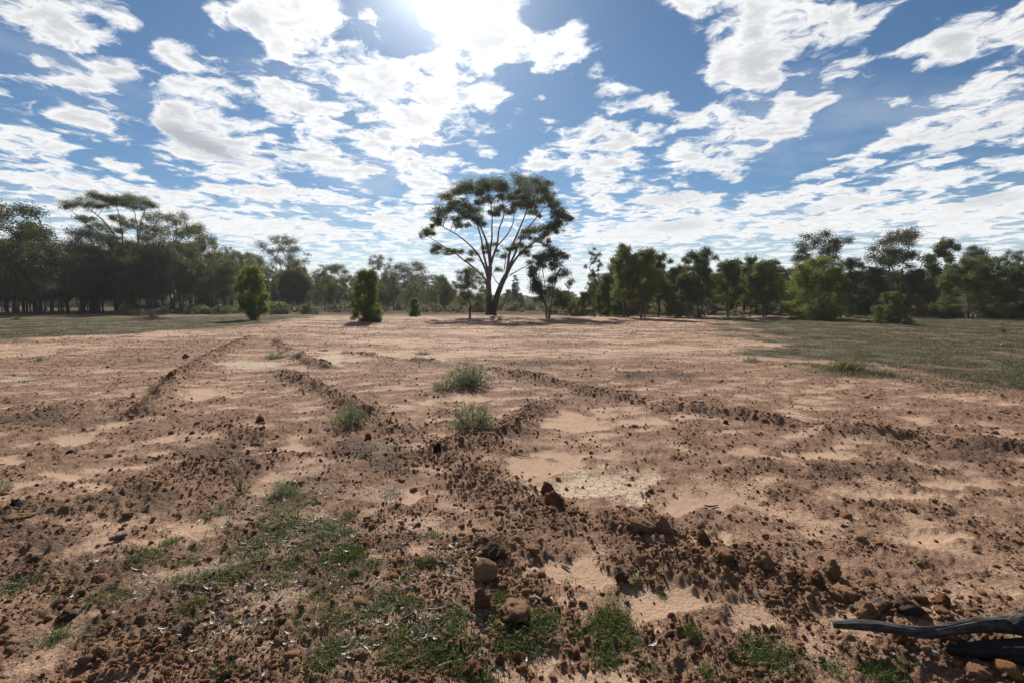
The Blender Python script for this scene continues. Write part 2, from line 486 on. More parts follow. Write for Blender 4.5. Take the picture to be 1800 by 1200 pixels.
def fields(x, y):
    """height and soil masks at ground points"""
    x = np.asarray(x, float); y = np.asarray(y, float)
    r = np.hypot(x, y)
    rough = rough_mask(x, y)
    near = (r < 24) & (y > 0.2)
    clay = np.zeros(x.shape); sand = np.zeros(x.shape); dark = np.zeros(x.shape); green = np.zeros(x.shape); lit = np.zeros(x.shape)
    xn, yn = x[near], y[near]
    clay[near] = emask(xn, yn, CLAY, 51)
    sand[near] = emask(xn, yn, SAND, 53, .5, .7, .8)
    dark[near] = emask(xn, yn, DARK, 55, .8, .7)
    green[near] = emask(xn, yn, GREENF, 57, .8, .8)
    lit[near] = emask(xn, yn, LITTER, 59, .9, .6)
    rough = np.clip(rough * (1 - 0.85 * sand) * (1 - 0.75 * clay) + dark * 0.45, 0, 1)
    ridge = np.zeros(x.shape); rh = np.zeros(x.shape)
    for pts, hh, wd, cw in RIDGES:
        P = np.array(pts)
        k = (x > P[:, 0].min() - 2) & (x < P[:, 0].max() + 2) & (y > P[:, 1].min() - 2) & (y < P[:, 1].max() + 2)
        if not k.any():
            continue
        d, run = poly_dist(x[k], y[k], pts)
        wob = 1 + 0.55 * fbm(x[k] * 2.3, y[k] * 2.3, 61, 3)
        e = np.exp(-(d / (wd * wob)) ** 2 * 1.4)
        m = np.clip(0.9 + 0.55 * fbm(run * 1.4, run * 0 + hh * 50, 63, 3), 0.4, 1.35)
        rh[k] = np.maximum(rh[k], hh * e * m)
        ridge[k] = np.maximum(ridge[k], np.minimum(e * m * cw, 1.3))
    gr, gv = meadow(x, y)
    soil = 1 - gr * 0.8
    far = sstep(r, 10, 40)
    z = 0.02 * fbm(x * 0.22, y * 0.22, 1, 3) * (1 + 4 * far) + 0.006 * perlin(x * 1.1, y * 1.1, 2)
    # crumbly relief: billows, so lumps stand on a flatter floor
    a = 0.35 + 0.9 * rough + 0.4 * np.clip(ridge, 0, 1)
    bil = lambda f, s: 1 - np.abs(perlin(x * f, y * f, s)) * 2
    cl = lambda f, s, t: sstep(perlin(x * f, y * f, s), t, t + 0.4)
    z = z + soil * a * (0.004 * bil(3.1, 71) + 0.010 * cl(7.0, 73, .15) * rough + 0.011 * cl(14.0, 75, .1) * (0.35 + rough) + 0.008 * cl(27.0, 78, .1) * (0.5 + rough) + 0.005 * perlin(x * 45, y * 45, 77))
    z = z + soil * np.clip(ridge, 0, 1) * (0.014 * cl(5.0, 79, 0) + 0.007 * cl(11.0, 81, 0))
    z = z + rh
    # grader scrapes: long low lines across the cleared ground
    sc = perlin(x * 0.10 + 3, y * 1.35 + 0.3 * fbm(x * .2, y * .2, 7, 2), 83)
    z = z + soil * sstep(r, 6, 14) * 0.035 * sstep(np.abs(sc), 0.16, 0.0) * np.clip(fbm(x * .4, y * .4, 85, 2) + .5, 0, 1)
    z = z + soil * sstep(r, 7, 16) * rough * (0.022 * cl(1.6, 87, .25) + 0.028 * cl(3.6, 89, .15) + 0.024 * cl(7.5, 91, .15)) * (0.55 + 0.9 * np.abs(perlin(x * 9, y * 9, 93)))
    # dug hollow and furrows beside the ridges
    hx, hy, hax, hay, hs = gell(400, 788, 75, 24)
    z = z - 0.07 * np.exp(-(((x - hx) / hax) ** 2 + ((y - hy) / hay) ** 2) * 1.3)
    z = z - 0.015 * sand - 0.02 * clay
    return z, dict(rough=rough, clay=clay, sand=sand, dark=np.clip(dark, 0, 1), green=green, litter=lit, ridge=ridge, meadow=gr, mvar=gv)


# ------------------------------------------------------------------ ground mesh: finer towards the viewpoint, all round
ang_f = np.arange(-58, 58.001, 0.145)
ang_b = np.linspace(58, 302, 82)[1:-1]
ANG = np.radians(np.concatenate([ang_f, ang_b]))
rad = [0.25, 0.5, 0.8, 1.1, 1.3, 1.45]
while rad[-1] < 70:
    rad.append(rad[-1] * (1.0068 if rad[-1] > 1.6 else 1.008))
while rad[-1] < 9000:
    rad.append(rad[-1] * 1.12)
RAD = np.array(rad)
nA, nR = len(ANG), len(RAD)
GXX = (RAD[:, None] * np.sin(ANG)[None, :]).ravel()
GYY = (RAD[:, None] * np.cos(ANG)[None, :]).ravel()
GZ, GM = fields(GXX, GYY)
ii = np.arange(nR - 1)[:, None] * nA
jj = np.arange(nA)[None, :]
jn = (jj + 1) % nA
quads = np.stack([ii + jj, ii + jn, ii + nA + jn, ii + nA + jj], -1).reshape(-1, 4)[:, ::-1]
V = np.stack([GXX, GYY, GZ], 1)
V = np.concatenate([V, [[0, 0, 0]]])
tris = np.stack([np.full(nA, len(V) - 1), (np.arange(nA) + 1) % nA, np.arange(nA)], 1)
attrs = {k: ('POINT', np.concatenate([a, [0]])) for k, a in GM.items() if k in ('rough', 'clay', 'sand', 'dark', 'green', 'litter', 'ridge', 'meadow', 'mvar')}


def new_mat(name):
    m = bpy.data.materials.new(name)
    m.use_nodes = True
    nt = NT(m.node_tree)
    nt.t.nodes.clear()
    o = nt.n('ShaderNodeOutputMaterial')
    p = nt.n('ShaderNodeBsdfPrincipled')
    nt.l(p.outputs[0], o.inputs[0])
    p.inputs['Specular IOR Level'].default_value = 0.25
    p.inputs['Roughness'].default_value = 0.9
    return m, nt, p, o


def attr(nt, name):
    return nt.n('ShaderNodeAttribute', attribute_name=name).outputs['Fac']


def soil_nodes(nt):
    """colour of the bare soil from its own masks"""
    tc = nt.n('ShaderNodeTexCoord')
    P = tc.outputs['Object']
    big = nt.noise(P, 0.8, 5, 0.6).outputs['Fac']
    mid = nt.noise(P, 6.0, 6, 0.65).outputs['Fac']
    fine = nt.noise(P, 45.0, 4, 0.65).outputs['Fac']
    grit = nt.noise(P, 170.0, 3, 0.6).outputs['Fac']
    return P, big, mid, fine, grit


gm, g, gp_bsdf, gout = new_mat('soil')
P, big, mid, fine, grit = soil_nodes(g)
rough_a, clay_a, sand_a, dark_a = attr(g, 'rough'), attr(g, 'clay'), attr(g, 'sand'), attr(g, 'dark')
green_a, lit_a, ridge_a, mead_a, mvar_a = attr(g, 'green'), attr(g, 'litter'), attr(g, 'ridge'), attr(g, 'meadow'), attr(g, 'mvar')
c_sand = g.mix(g.ss(big, 0.35, 0.65), (0.415, 0.270, 0.178), (0.36, 0.24, 0.164))
c_sand = g.mix(g.ss(mid, 0.3, 0.7), c_sand, g.mix(0.5, c_sand, (0.45, 0.308, 0.212)))
c_soil = g.mix(g.ss(mid, 0.35, 0.65), (0.195, 0.115, 0.074), (0.285, 0.174, 0.112))
c_dark = (0.115, 0.078, 0.058)
k = g.m('ADD', g.m('MULTIPLY_ADD', mid, 1.0, rough_a), g.m('MULTIPLY_ADD', fine, 1.6, g.m('MULTIPLY_ADD', ridge_a, 0.30, -1.27)))
f_soil = g.ss(k, 0.22, 0.72)
col = g.mix(f_soil, c_sand, c_soil)
kd = g.m('ADD', g.m('MULTIPLY', dark_a, 0.55), g.m('MULTIPLY_ADD', fine, 1.1, g.m('MULTIPLY_ADD', mid, 0.7, -1.0)))
col = g.mix(g.ss(kd, 0.05, 0.5, 0.0, 0.8), col, c_dark)
# cracked pale clay
vor = g.n('ShaderNodeTexVoronoi', feature='DISTANCE_TO_EDGE')
g.l(P, vor.inputs['Vector']); vor.inputs['Scale'].default_value = 11.0; vor.inputs['Randomness'].default_value = 1.0
crack = g.ss(vor.outputs['Distance'], 0.015, 0.05)
c_clay = g.mix(g.ss(mid, 0.3, 0.7), (0.54, 0.43, 0.30), (0.44, 0.335, 0.235))
f_clay = g.m('MULTIPLY', clay_a, g.ss(mid, 0.25, 0.5))
c_clay = g.mix(g.ss(crack, 0.0, 0.8, 0.75, 0.0), c_clay, (0.17, 0.115, 0.08))
col = g.mix(f_clay, col, c_clay)
# green ground cover and meadow turf colour (roots and dead matter between the blades)
c_turf = g.mix(g.ss(g.m('ADD', mvar_a, g.m('MULTIPLY_ADD', mid, 0.8, -0.4)), 0.25, 0.6), (0.135, 0.088, 0.055), (0.072, 0.075, 0.038))
col = g.mix(g.m('MULTIPLY', mead_a, 0.92), col, c_turf)
col = g.mix(g.m('MULTIPLY', green_a, g.ss(mid, 0.35, 0.6, 0.1, 0.7)), col, (0.095, 0.08, 0.045))
col = g.mix(g.m('MULTIPLY', lit_a, g.ss(fine, 0.42, 0.6, 0.0, 0.6)), col, (0.13, 0.10, 0.075))
# leaf-strewn floor under the woodland
sepP = g.n('ShaderNodeSeparateXYZ'); g.l(P, sepP.inputs[0])
f_wood = g.ss(g.m('MULTIPLY_ADD', big, 14.0, sepP.outputs[1]), 58.0, 78.0)
c_wood = g.mix(g.ss(mid, 0.35, 0.65), (0.085, 0.062, 0.044), (0.135, 0.10, 0.072))
c_wood = g.mix(g.ss(big, 0.55, 0.68), c_wood, (0.30, 0.22, 0.16))
col = g.mix(f_wood, col, c_wood)
col = g.mix(g.ss(grit, 0.3, 0.7, 0.0, 0.28), col, g.mix(0.5, col, (0.06, 0.04, 0.03)))
g.l(col, gp_bsdf.inputs['Base Color'])
gp_bsdf.inputs['Roughness'].default_value = 0.95
g.l(g.m('MULTIPLY', g.m('SUBTRACT', 1.0, f_wood), 0.10), gp_bsdf.inputs['Specular IOR Level'])
hgt = g.m('ADD', g.m('MULTIPLY', fine, g.m('MULTIPLY_ADD', rough_a, 0.020, 0.008)), g.m('MULTIPLY', grit, g.m('MULTIPLY_ADD', rough_a, 0.006, 0.0035)))
hgt = g.m('MULTIPLY_ADD', g.m('MULTIPLY', crack, clay_a), 0.006, hgt)
bmp = g.n('ShaderNodeBump')
bmp.inputs['Strength'].default_value = 1.0
bmp.inputs['Distance'].default_value = 1.0
g.l(hgt, bmp.inputs['Height'])
g.l(bmp.outputs[0], gp_bsdf.inputs['Normal'])
ground = link('ground', mesh_np('ground', V, [quads, tris[:, ::-1]], gm, attrs))
tag(ground, 'bare reddish sandy ground with ridges of churned soil and patches of dry turf', kind='structure')


def hz(x, y):
    return float(fields(np.array([float(x)]), np.array([float(y)]))[0][0])


# ------------------------------------------------------------------ mesh helpers
class Acc:
    """collects tubes and leaves into one mesh"""
    def __init__(self):
        self.V, self.Q, self.T, self.n = [], [], [], 0
        self.tint = []                            # per face

    def add(self, V, F, tint=0.5):
        V = np.asarray(V, dtype=np.float32).reshape(-1, 3)
        F = np.asarray(F, dtype=np.int32) + self.n
        self.V.append(V)
        self.Q.append(F)
        self.tint.append(np.broadcast_to(np.asarray(tint, dtype=np.float32), (len(F),)))
        self.n += len(V)

    def tube(self, pts, rad, sides=6, tint=0.5, cap=True):
        pts = np.asarray(pts, float); rad = np.asarray(rad, float)
        n = len(pts)
        tg = np.gradient(pts, axis=0)
        tg /= np.linalg.norm(tg, axis=1)[:, None] + 1e-9
        ref = np.array([1.0, 0.17, 0.05]) if abs(tg[0, 2]) > 0.5 else np.array([0.1, 0.17, 1.0])
        b = np.cross(tg, ref); b /= np.linalg.norm(b, axis=1)[:, None] + 1e-9
        c = np.cross(tg, b)
        a = np.arange(sides) * 2 * np.pi / sides
        V = pts[:, None, :] + rad[:, None, None] * (np.cos(a)[None, :, None] * b[:, None, :] + np.sin(a)[None, :, None] * c[:, None, :])
        i = np.arange(n - 1)[:, None] * sides
        j = np.arange(sides)[None, :]
        k = (j + 1) % sides
        F = np.stack([i + j, i + k, i + sides + k, i + sides + j], -1).reshape(-1, 4)
        self.add(V, F, tint)
        return V

    def leaves(self, C, A, L, Wd, tint, droop=None, r=None):
        """diamond leaves: base points C, unit axes A, lengths L, widths Wd"""
        r = r or rng
        n = len(C)
        S = np.cross(A, r.normal(size=(n, 3)))
        S /= np.linalg.norm(S, axis=1)[:, None] + 1e-9
        L = np.broadcast_to(L, (n,))[:, None]; Wd = np.broadcast_to(Wd, (n,))[:, None]
        V = np.stack([C, C + A * L * 0.45 + S * Wd * 0.5, C + A * L, C + A * L * 0.45 - S * Wd * 0.5], 1)
        F = np.arange(n * 4).reshape(-1, 4)
        self.add(V, F, tint)

    def mesh(self, name, mat):
        return mesh_np(name, np.concatenate(self.V), [np.concatenate(self.Q)], mat, {'tint': ('FACE', np.concatenate(self.tint))})


def unit(v):
    return v / (np.linalg.norm(v, axis=-1, keepdims=True) + 1e-9)


def ico(sub):
    import bmesh
    bm = bmesh.new()
    bmesh.ops.create_icosphere(bm, subdivisions=sub, radius=1.0)
    V = np.array([v.co[:] for v in bm.verts]); F = np.array([[v.index for v in f.verts] for f in bm.faces])
    bm.free()
    return V, F


def n3(P, f, s):
    """cheap 3-D noise from three planar slices"""
    return (perlin(P[:, 0] * f + 7.1, P[:, 1] * f + P[:, 2] * f * 0.6, s) + perlin(P[:, 1] * f, P[:, 2] * f + P[:, 0] * f * 0.6, s + 1)
            + perlin(P[:, 2] * f + 3.3, P[:, 0] * f + P[:, 1] * f * 0.6, s + 2)) / 1.7


def lump(sub, seed, amp=0.35, fine=0.12, squash=(1, 1, 0.8), facets=0.0):
    V, F = ico(sub)
    r = 1 + amp * n3(V, 0.9, seed) + fine * n3(V, 2.6, seed + 9) + fine * 0.6 * n3(V, 5.5, seed + 19)
    P = V * r[:, None]
    q = np.random.default_rng(seed)
    for _ in range(int(facets)):                 # broken faces
        d = unit(q.normal(size=3)); h = q.uniform(0.55, 0.85)
        over = np.maximum(P @ d - h, 0)
        P = P - over[:, None] * d * 0.85
    return P * np.array(squash), F


def clod_material(name, cols, fine=60.0):
    m, nt, p, o = new_mat(name)
    tc = nt.n('ShaderNodeTexCoord'); oi = nt.n('ShaderNodeObjectInfo')
    loc = nt.vm('ADD', tc.outputs['Object'], oi.outputs['Location'])
    a = nt.noise(loc, 2.2, 5, 0.65).outputs['Fac']
    b = nt.noise(loc, 7.0, 4, 0.65).outputs['Fac']
    rmp = nt.n('ShaderNodeValToRGB')
    rmp.color_ramp.interpolation = 'LINEAR'
    for i, c in enumerate(cols):
        e = rmp.color_ramp.elements[i] if i < 2 else rmp.color_ramp.elements.new(0.5)
        e.position = i / (len(cols) - 1); e.color = (*c, 1)
    nt.l(nt.m('ADD', oi.outputs['Random'], nt.m('MULTIPLY_ADD', a, 0.5, -0.25), clamp=True), rmp.inputs['Fac'])
    c = nt.mix(nt.ss(b, 0.3, 0.7, 0.0, 0.6), rmp.outputs['Color'], nt.mix(0.45, rmp.outputs['Color'], (0.06, 0.04, 0.03)))
    nt.l(c, p.inputs['Base Color'])
    p.inputs['Roughness'].default_value = 0.95
    p.inputs['Specular IOR Level'].default_value = 0.12
    bm_ = nt.n('ShaderNodeBump'); bm_.inputs['Strength'].default_value = 0.8; bm_.inputs['Distance'].default_value = 0.12
    nt.l(nt.m('ADD', nt.noise(loc, 5.0, 6, 0.7).outputs['Fac'], nt.m('MULTIPLY', b, 0.5)), bm_.inputs['Height'])
    nt.l(bm_.outputs[0], p.inputs['Normal'])
    return m


M_CLOD = clod_material('clod_soil', [(0.45, 0.215, 0.105), (0.35, 0.185, 0.105), (0.46, 0.275, 0.155)])
M_OCHRE = clod_material('ochre_clay', [(0.40, 0.245, 0.13), (0.33, 0.20, 0.115)])
M_REDCLAY = clod_material('red_clay', [(0.30, 0.125, 0.065), (0.24, 0.105, 0.06)])
M_DARKCLOD = clod_material('dark_soil', [(0.10, 0.07, 0.052), (0.13, 0.085, 0.06)])
M_CHAR = clod_material('charcoal', [(0.022, 0.021, 0.021), (0.035, 0.032, 0.03)])
M_STONE = clod_material('grey_stone', [(0.26, 0.20, 0.165), (0.22, 0.17, 0.145)])
M_PALE = clod_material('pale_stone', [(0.62, 0.58, 0.52), (0.7, 0.66, 0.6)])
M_ORANGE = clod_material('orange_stone', [(0.42, 0.20, 0.075), (0.38, 0.18, 0.07)])


# ------------------------------------------------------------------ loose clods
CL_MESH = []
for s_ in range(9):
    P_, F_ = lump(2, 100 + s_ * 7, 0.45, 0.28, (1, rng.uniform(.75, 1.05), rng.uniform(.6, .95)), facets=rng.integers(1, 5))
    CL_MESH.append(mesh_np('clod', P_, [F_], M_CLOD, smooth=False if s_ % 3 == 0 else True))
BIG = {}


def big_lump(key, mat, seed, sub=4, **kw):
    P_, F_ = lump(sub, seed, **kw)
    BIG[key] = mesh_np('clod', P_, [F_], mat)
    return BIG[key]


big_lump('ball', M_OCHRE, 301, amp=0.22, fine=0.10, squash=(1, .95, .95), facets=2)
big_lump('straw', M_DARKCLOD, 311, amp=0.4, fine=0.3, squash=(1, .9, .85))
big_lump('dark', M_DARKCLOD, 321, amp=0.35, fine=0.15, squash=(1, .85, .9), facets=3)
big_lump('red', M_REDCLAY, 331, amp=0.5, fine=0.35, squash=(1, .8, .8), facets=4)
big_lump('red2', M_REDCLAY, 337, amp=0.5, fine=0.3, squash=(.9, .9, 1.0), facets=5)
big_lump('ochreflat', M_OCHRE, 341, amp=0.5, fine=0.35, squash=(1, .7, .45), facets=2)
big_lump('ochre', M_OCHRE, 347, amp=0.5, fine=0.35, squash=(.9, .9, 1.0), facets=4)
big_lump('stone', M_STONE, 351, amp=0.18, fine=0.05, squash=(1, .9, .85), facets=2)
big_lump('orange', M_ORANGE, 361, amp=0.18, fine=0.05, squash=(1, .85, .8), facets=3)
big_lump('char', M_CHAR, 371, amp=0.4, fine=0.22, squash=(.75, .6, 1.1), facets=4)
big_lump('pale', M_PALE, 381, sub=3, amp=0.3, fine=0.1, squash=(1, .7, .5), facets=4)
big_lump('brown', M_CLOD, 391, amp=0.45, fine=0.3, squash=(1, .85, .8), facets=3)


def ground_obj(name, mesh, px, py, wpx, sink=0.25, rz=None, zs=1.0, tilt=0.0):
    """stand an object of photographed width wpx with its foot at a photograph point"""
    x, y = gp(px, py)
    depth = (np.array([x, y, -CAM_H]) @ np.array([0, CP, -SP]))
    s = 0.46 * wpx / FPX * depth
    o = link(name, mesh)
    o.location = (x, y, hz(x, y) + s * (0.8 * zs - sink * 1.6))
    o.scale = (s, s, s * zs)
    o.rotation_euler = (tilt, tilt * 0.6, rng.uniform(0, 6.28) if rz is None else rz)
    return o


GROUPC = 'loose clods of soil on the cleared ground'
NOTABLE = [
    ('ball', 853, 1022, 47, 'large round yellow-brown clod, biggest ball on the foreground sand', 'clod', .2, 1),
    ('straw', 868, 982, 42, 'shaggy dark clod tangled with straw just behind the big round clod', 'clod', .25, 1),
    ('red2', 845, 1072, 34, 'upright dark red clod standing in front of the big round clod', 'clod', .2, 1.2),
    ('ochreflat', 905, 1085, 66, 'broad flat ochre clay lump above the green tuft in the foreground', 'clod', .3, 1),
    ('dark', 1093, 1020, 27, 'lone dark brown roundish clod on open pale sand, casting a short shadow', 'clod', .15, 1.05),
    ('char', 769, 800, 20, 'black charred lump standing near the middle of the bare ground', 'charred lump', .2, 1.05),
    ('red', 962, 868, 30, 'reddish clod with a ragged top below the cracked clay patch', 'clod', .25, 1),
    ('red', 975, 892, 48, 'low wide red clod pair beside pale bark chips below the clay patch', 'clod', .3, .8),
    ('brown', 935, 975, 30, 'brown clod beside the tangle of dry straw', 'clod', .25, 1),
    ('ochre', 1166, 945, 30, 'tall ochre clod in the middle of the long foreground ridge', 'clod', .2, 1.2),
    ('ochreflat', 1128, 943, 46, 'crumbling ochre slab leaning in the long foreground ridge', 'clod', .3, 1.1),
    ('red2', 1236, 960, 30, 'steep red-brown clod with deep shade on its near side', 'clod', .2, 1.1),
    ('brown', 1272, 992, 44, 'wide brown clod half way down the foreground ridge', 'clod', .3, .9),
    ('ochre', 1340, 1008, 40, 'double ochre clod before the ridge bends to the fallen branch', 'clod', .3, .9),
    ('ochre', 1462, 1020, 32, 'tallest yellowish clod of the heap behind the fallen branch', 'clod', .15, 1.3),
    ('red', 1432, 1034, 36, 'rough red clod at the left of the heap behind the fallen branch', 'clod', .25, 1),
    ('brown', 1482, 1052, 42, 'dark hollowed clod in the heap behind the fallen branch', 'clod', .3, .9),
    ('stone', 1543, 1074, 29, 'smooth grey-brown stone just above the fallen branch', 'stone', .15, 1),
    ('ochre', 1523, 1086, 44, 'flat-topped ochre clod touching the back of the fallen branch', 'clod', .3, .8),
    ('stone', 1501, 1076, 17, 'small pinkish stone left of the smooth grey stone', 'stone', .2, 1),
    ('dark', 1592, 1078, 56, 'large dark clod resting behind the middle of the fallen branch', 'clod', .3, .8),
    ('red2', 1655, 1066, 34, 'pointed red clod throwing shade behind the fallen branch', 'clod', .2, .9),
    ('brown', 1660, 1092, 30, 'brown clod close above the top edge of the fallen branch', 'clod', .25, .9),
    ('orange', 1772, 1186, 44, 'smooth orange stone below the charred log in the corner', 'stone', .2, 1),
    ('brown', 1716, 1190, 44, 'dull brown stone shaded by the charred log', 'stone', .25, .9),
    ('red', 1585, 1128, 44, 'ragged red clod in the shade under the fallen branch', 'clod', .3, .8),
    ('brown', 1672, 1130, 40, 'brown clod wedged between the fallen branch and the charred log', 'clod', .3, .9),
    ('pale', 1643, 1153, 18, 'pale flat stone chip below the fallen branch', 'stone', .2, 1),
    ('red', 302, 672, 14, 'rusty clod lying on the left wheel ridge', 'clod', .2, 1),
    ('red', 326, 631, 15, 'small rusty clod on level ground left of the wheel ridge', 'clod', .2, .8),
    ('red', 457, 742, 19, 'orange-brown clod at the end of a smooth sandy strip', 'clod', .2, .8),
    ('char', 483, 792, 13, 'black lump at the right rim of the dug hollow', 'charred lump', .2, .8),
    ('dark', 566, 641, 21, 'dark flat clod on pale clay near the far wheel ridge', 'clod', .3, .6),
    ('red2', 648, 772, 13, 'red clod standing beside the low grey bush on the ridge', 'clod', .2, 1),
    ('char', 30, 896, 32, 'dark charred wood lump half buried at the edge of the rough soil', 'charred lump', .3, .6),
    ('ochreflat', 36, 912, 42, 'pale ochre clod beside the half buried charred lump', 'clod', .3, .6),
    ('dark', 64, 984, 22, 'flat dark clod near the left tufts of grass', 'clod', .25, .7),
    ('brown', 225, 908, 17, 'brown clod above the piece of dead bark', 'clod', .2, .9),
    ('pale', 228, 843, 9, 'tiny white stone on the brown soil beyond the bark', 'stone', .2, 1),
    ('pale', 1762, 609, 9, 'small white stone bright against the right hand grass', 'stone', .1, 1.2),
    ('char', 1276, 746, 17, 'black clod beside the far clod ridge on the right', 'charred lump', .25, .6),
    ('pale', 1233, 720, 13, 'whitish stone lying in the far clod ridge', 'stone', .2, .8),
    ('dark', 125, 796, 14, 'dark clod at the end of a long sandy streak', 'clod', .2, .8),
    ('dark', 105, 1066, 26, 'dark hollow-sided clod amid sparse grass', 'clod', .3, .8),
    ('dark', 118, 1088, 34, 'big dark ragged clod before the lowest left grass tuft', 'clod', .3, .8),
    ('red', 280, 1143, 16, 'red clod in dry litter near the bottom', 'clod', .2, .9),
    ('red2', 484, 1122, 17, 'rust coloured clod among dry leaf litter', 'clod', .2, .9),
    ('ochre', 662, 1006, 14, 'smooth tan pebble among litter left of the big round clod', 'stone', .2, .7),
    ('brown', 634, 1108, 18, 'angular brown clod at the edge of bare sand', 'clod', .2, 1),
    ('red2', 880, 1164, 22, 'red clod right of the widest foreground tuft', 'clod', .2, 1),
    ('red2', 909, 1160, 20, 'dark red clod next to a smaller red one low in the foreground', 'clod', .2, 1),
    ('red', 830, 1180, 50, 'low crumbling red-brown lump at the very bottom', 'clod', .35, .7),
    ('red', 1012, 1150, 20, 'reddish clod on sand between two green tufts', 'clod', .2, .9),
]
for key, px, py, wd, lab, cat, sink, zs in NOTABLE:
    o = ground_obj({'clod': 'clod', 'stone': 'stone', 'charred lump': 'charred_lump'}[cat], BIG[key], px, py, wd, sink, zs=zs)
    tag(o, lab, cat, GROUPC if cat == 'clod' else None)

LANDMARKS = [(gp(*p), t) for p, t in [((853, 1022), 'the big round clod'), ((1045, 850), 'the cracked clay patch'), ((1560, 1100), 'the fallen branch'), ((769, 800), 'the black charred lump'),
             ((822, 680), 'the largest saltbush'), ((832, 754), 'the saltbush by the furrow'), ((616, 748), 'the round saltbush'), ((395, 795), 'the dug hollow'), ((206, 947), 'the thick bark piece'),
             ((585, 632), 'the far pale clay'), ((1490, 652), 'the long brown tussock'), ((500, 930), 'the green patch'), ((30, 905), 'the half buried charred lump'), ((1200, 970), 'the tall ochre clods'),
             ((1430, 860), 'the open stretch of sand'), ((1093, 1020), 'the lone dark clod'), ((905, 1085), 'the flat ochre lump'), ((310, 668), 'the left wheel ridge'), ((120, 1088), 'the big ragged dark clod')]]


def by_landmark(x, y):
    """the feature nearest to a ground point, in bearing and relative distance"""
    return min(LANDMARKS, key=lambda q: math.hypot(x / y - q[0][0] / q[0][1], math.log(y / q[0][1])))[1]


RID_LAB = ['clod on the pale soil of the left wheel ridge', 'clod strewn on the far wheel ridge right of the small grey tussock', 'dark clod in the broken ridge behind the left grey bush',
           'brown clod in the long churned ridge running to the fallen branch', 'clod in the far ridge beside the white clay streak', 'clod in the far ridge crossing towards the right hand grass',
           'clod in the short curved ridge right of the nearer grey bush', 'clod along the torn edge of the right hand grass', 'clod on the rim of the dug hollow', 'clod on the near lip of the dug hollow',
           'clod in the churned strip on the far left', 'clod in the dark rough soil by the charred lump', 'clod strewn around the big round clod']
pool = []                                          # x, y, size, ridge
for ri, (pts, hh, wd, cw) in enumerate(RIDGES):
    P_ = np.array(pts); seg = np.linalg.norm(np.diff(P_, axis=0), axis=1)
    L_ = seg.sum(); dm = np.hypot(P_[:, 0], P_[:, 1]).mean()
    n_ = int(min(2000, L_ * cw * 150 / max(1, dm / 6)))
    t_ = rng.uniform(0, L_, n_)
    cum = np.concatenate([[0], np.cumsum(seg)])
    k_ = np.clip(np.searchsorted(cum, t_) - 1, 0, len(seg) - 1)
    f_ = ((t_ - cum[k_]) / seg[k_])[:, None]
    C_ = P_[k_] * (1 - f_) + P_[k_ + 1] * f_ + rng.normal(size=(n_, 2)) * wd * 0.8
    s_ = np.clip(0.0085 * (1 + rng.pareto(2.7, n_)), 0.009, 0.040)
    for (x, y), s in zip(C_, s_):
        if y > 1.3:
            pool.append((x, y, s, ri))
nf = 520                                           # and strewn over the open ground
rr = np.exp(rng.uniform(math.log(1.9), math.log(22), nf)); aa = rng.uniform(-R(50), R(50), nf)
xs, ys = rr * np.sin(aa), rr * np.cos(aa)
fz, fm = fields(xs, ys)
for x, y, ro, me_, sa in zip(xs, ys, fm['rough'], fm['meadow'], fm['sand']):
    if rng.random() < (0.2 + ro) * (1 - me_) * (1 - .8 * sa):
        pool.append((x, y, min(0.012 * (1 + rng.pareto(2.2)), 0.045), -1))
pool.sort(key=lambda p: -p[2] / math.hypot(p[0], p[1]))
n_ind = 290 - sum(1 for k in NOTABLE if k[5] == 'clod')
ind, rest = pool[:n_ind], pool[n_ind:]
iz, _m = fields(np.array([p[0] for p in ind]), np.array([p[1] for p in ind]))
for (x, y, s, ri), z in zip(ind, iz):
    o = link('clod', CL_MESH[rng.integers(len(CL_MESH))])
    o.location = (x, y, z + s * 0.12)
    o.scale = (s * rng.uniform(.85, 1.25), s, s * rng.uniform(.8, 1.1))
    o.rotation_euler = (rng.uniform(-.5, .5), rng.uniform(-.5, .5), rng.uniform(0, 6.28))
    lab = ('small ' if s < .022 else 'large ' if s > .04 else '') + (RID_LAB[ri] if ri >= 0 else 'brown clod strewn alone on the open sandy ground')
    lab = ('small ' if s < .014 else 'middling ' if s < .022 else 'large ') + ('brown clod in a churned ridge near ' if ri >= 0 else 'brown clod alone on open ground near ') + by_landmark(x, y)
    tag(o, lab, 'clod', 'clods in the churned ridges' if ri >= 0 else 'clods strewn on the open ground')


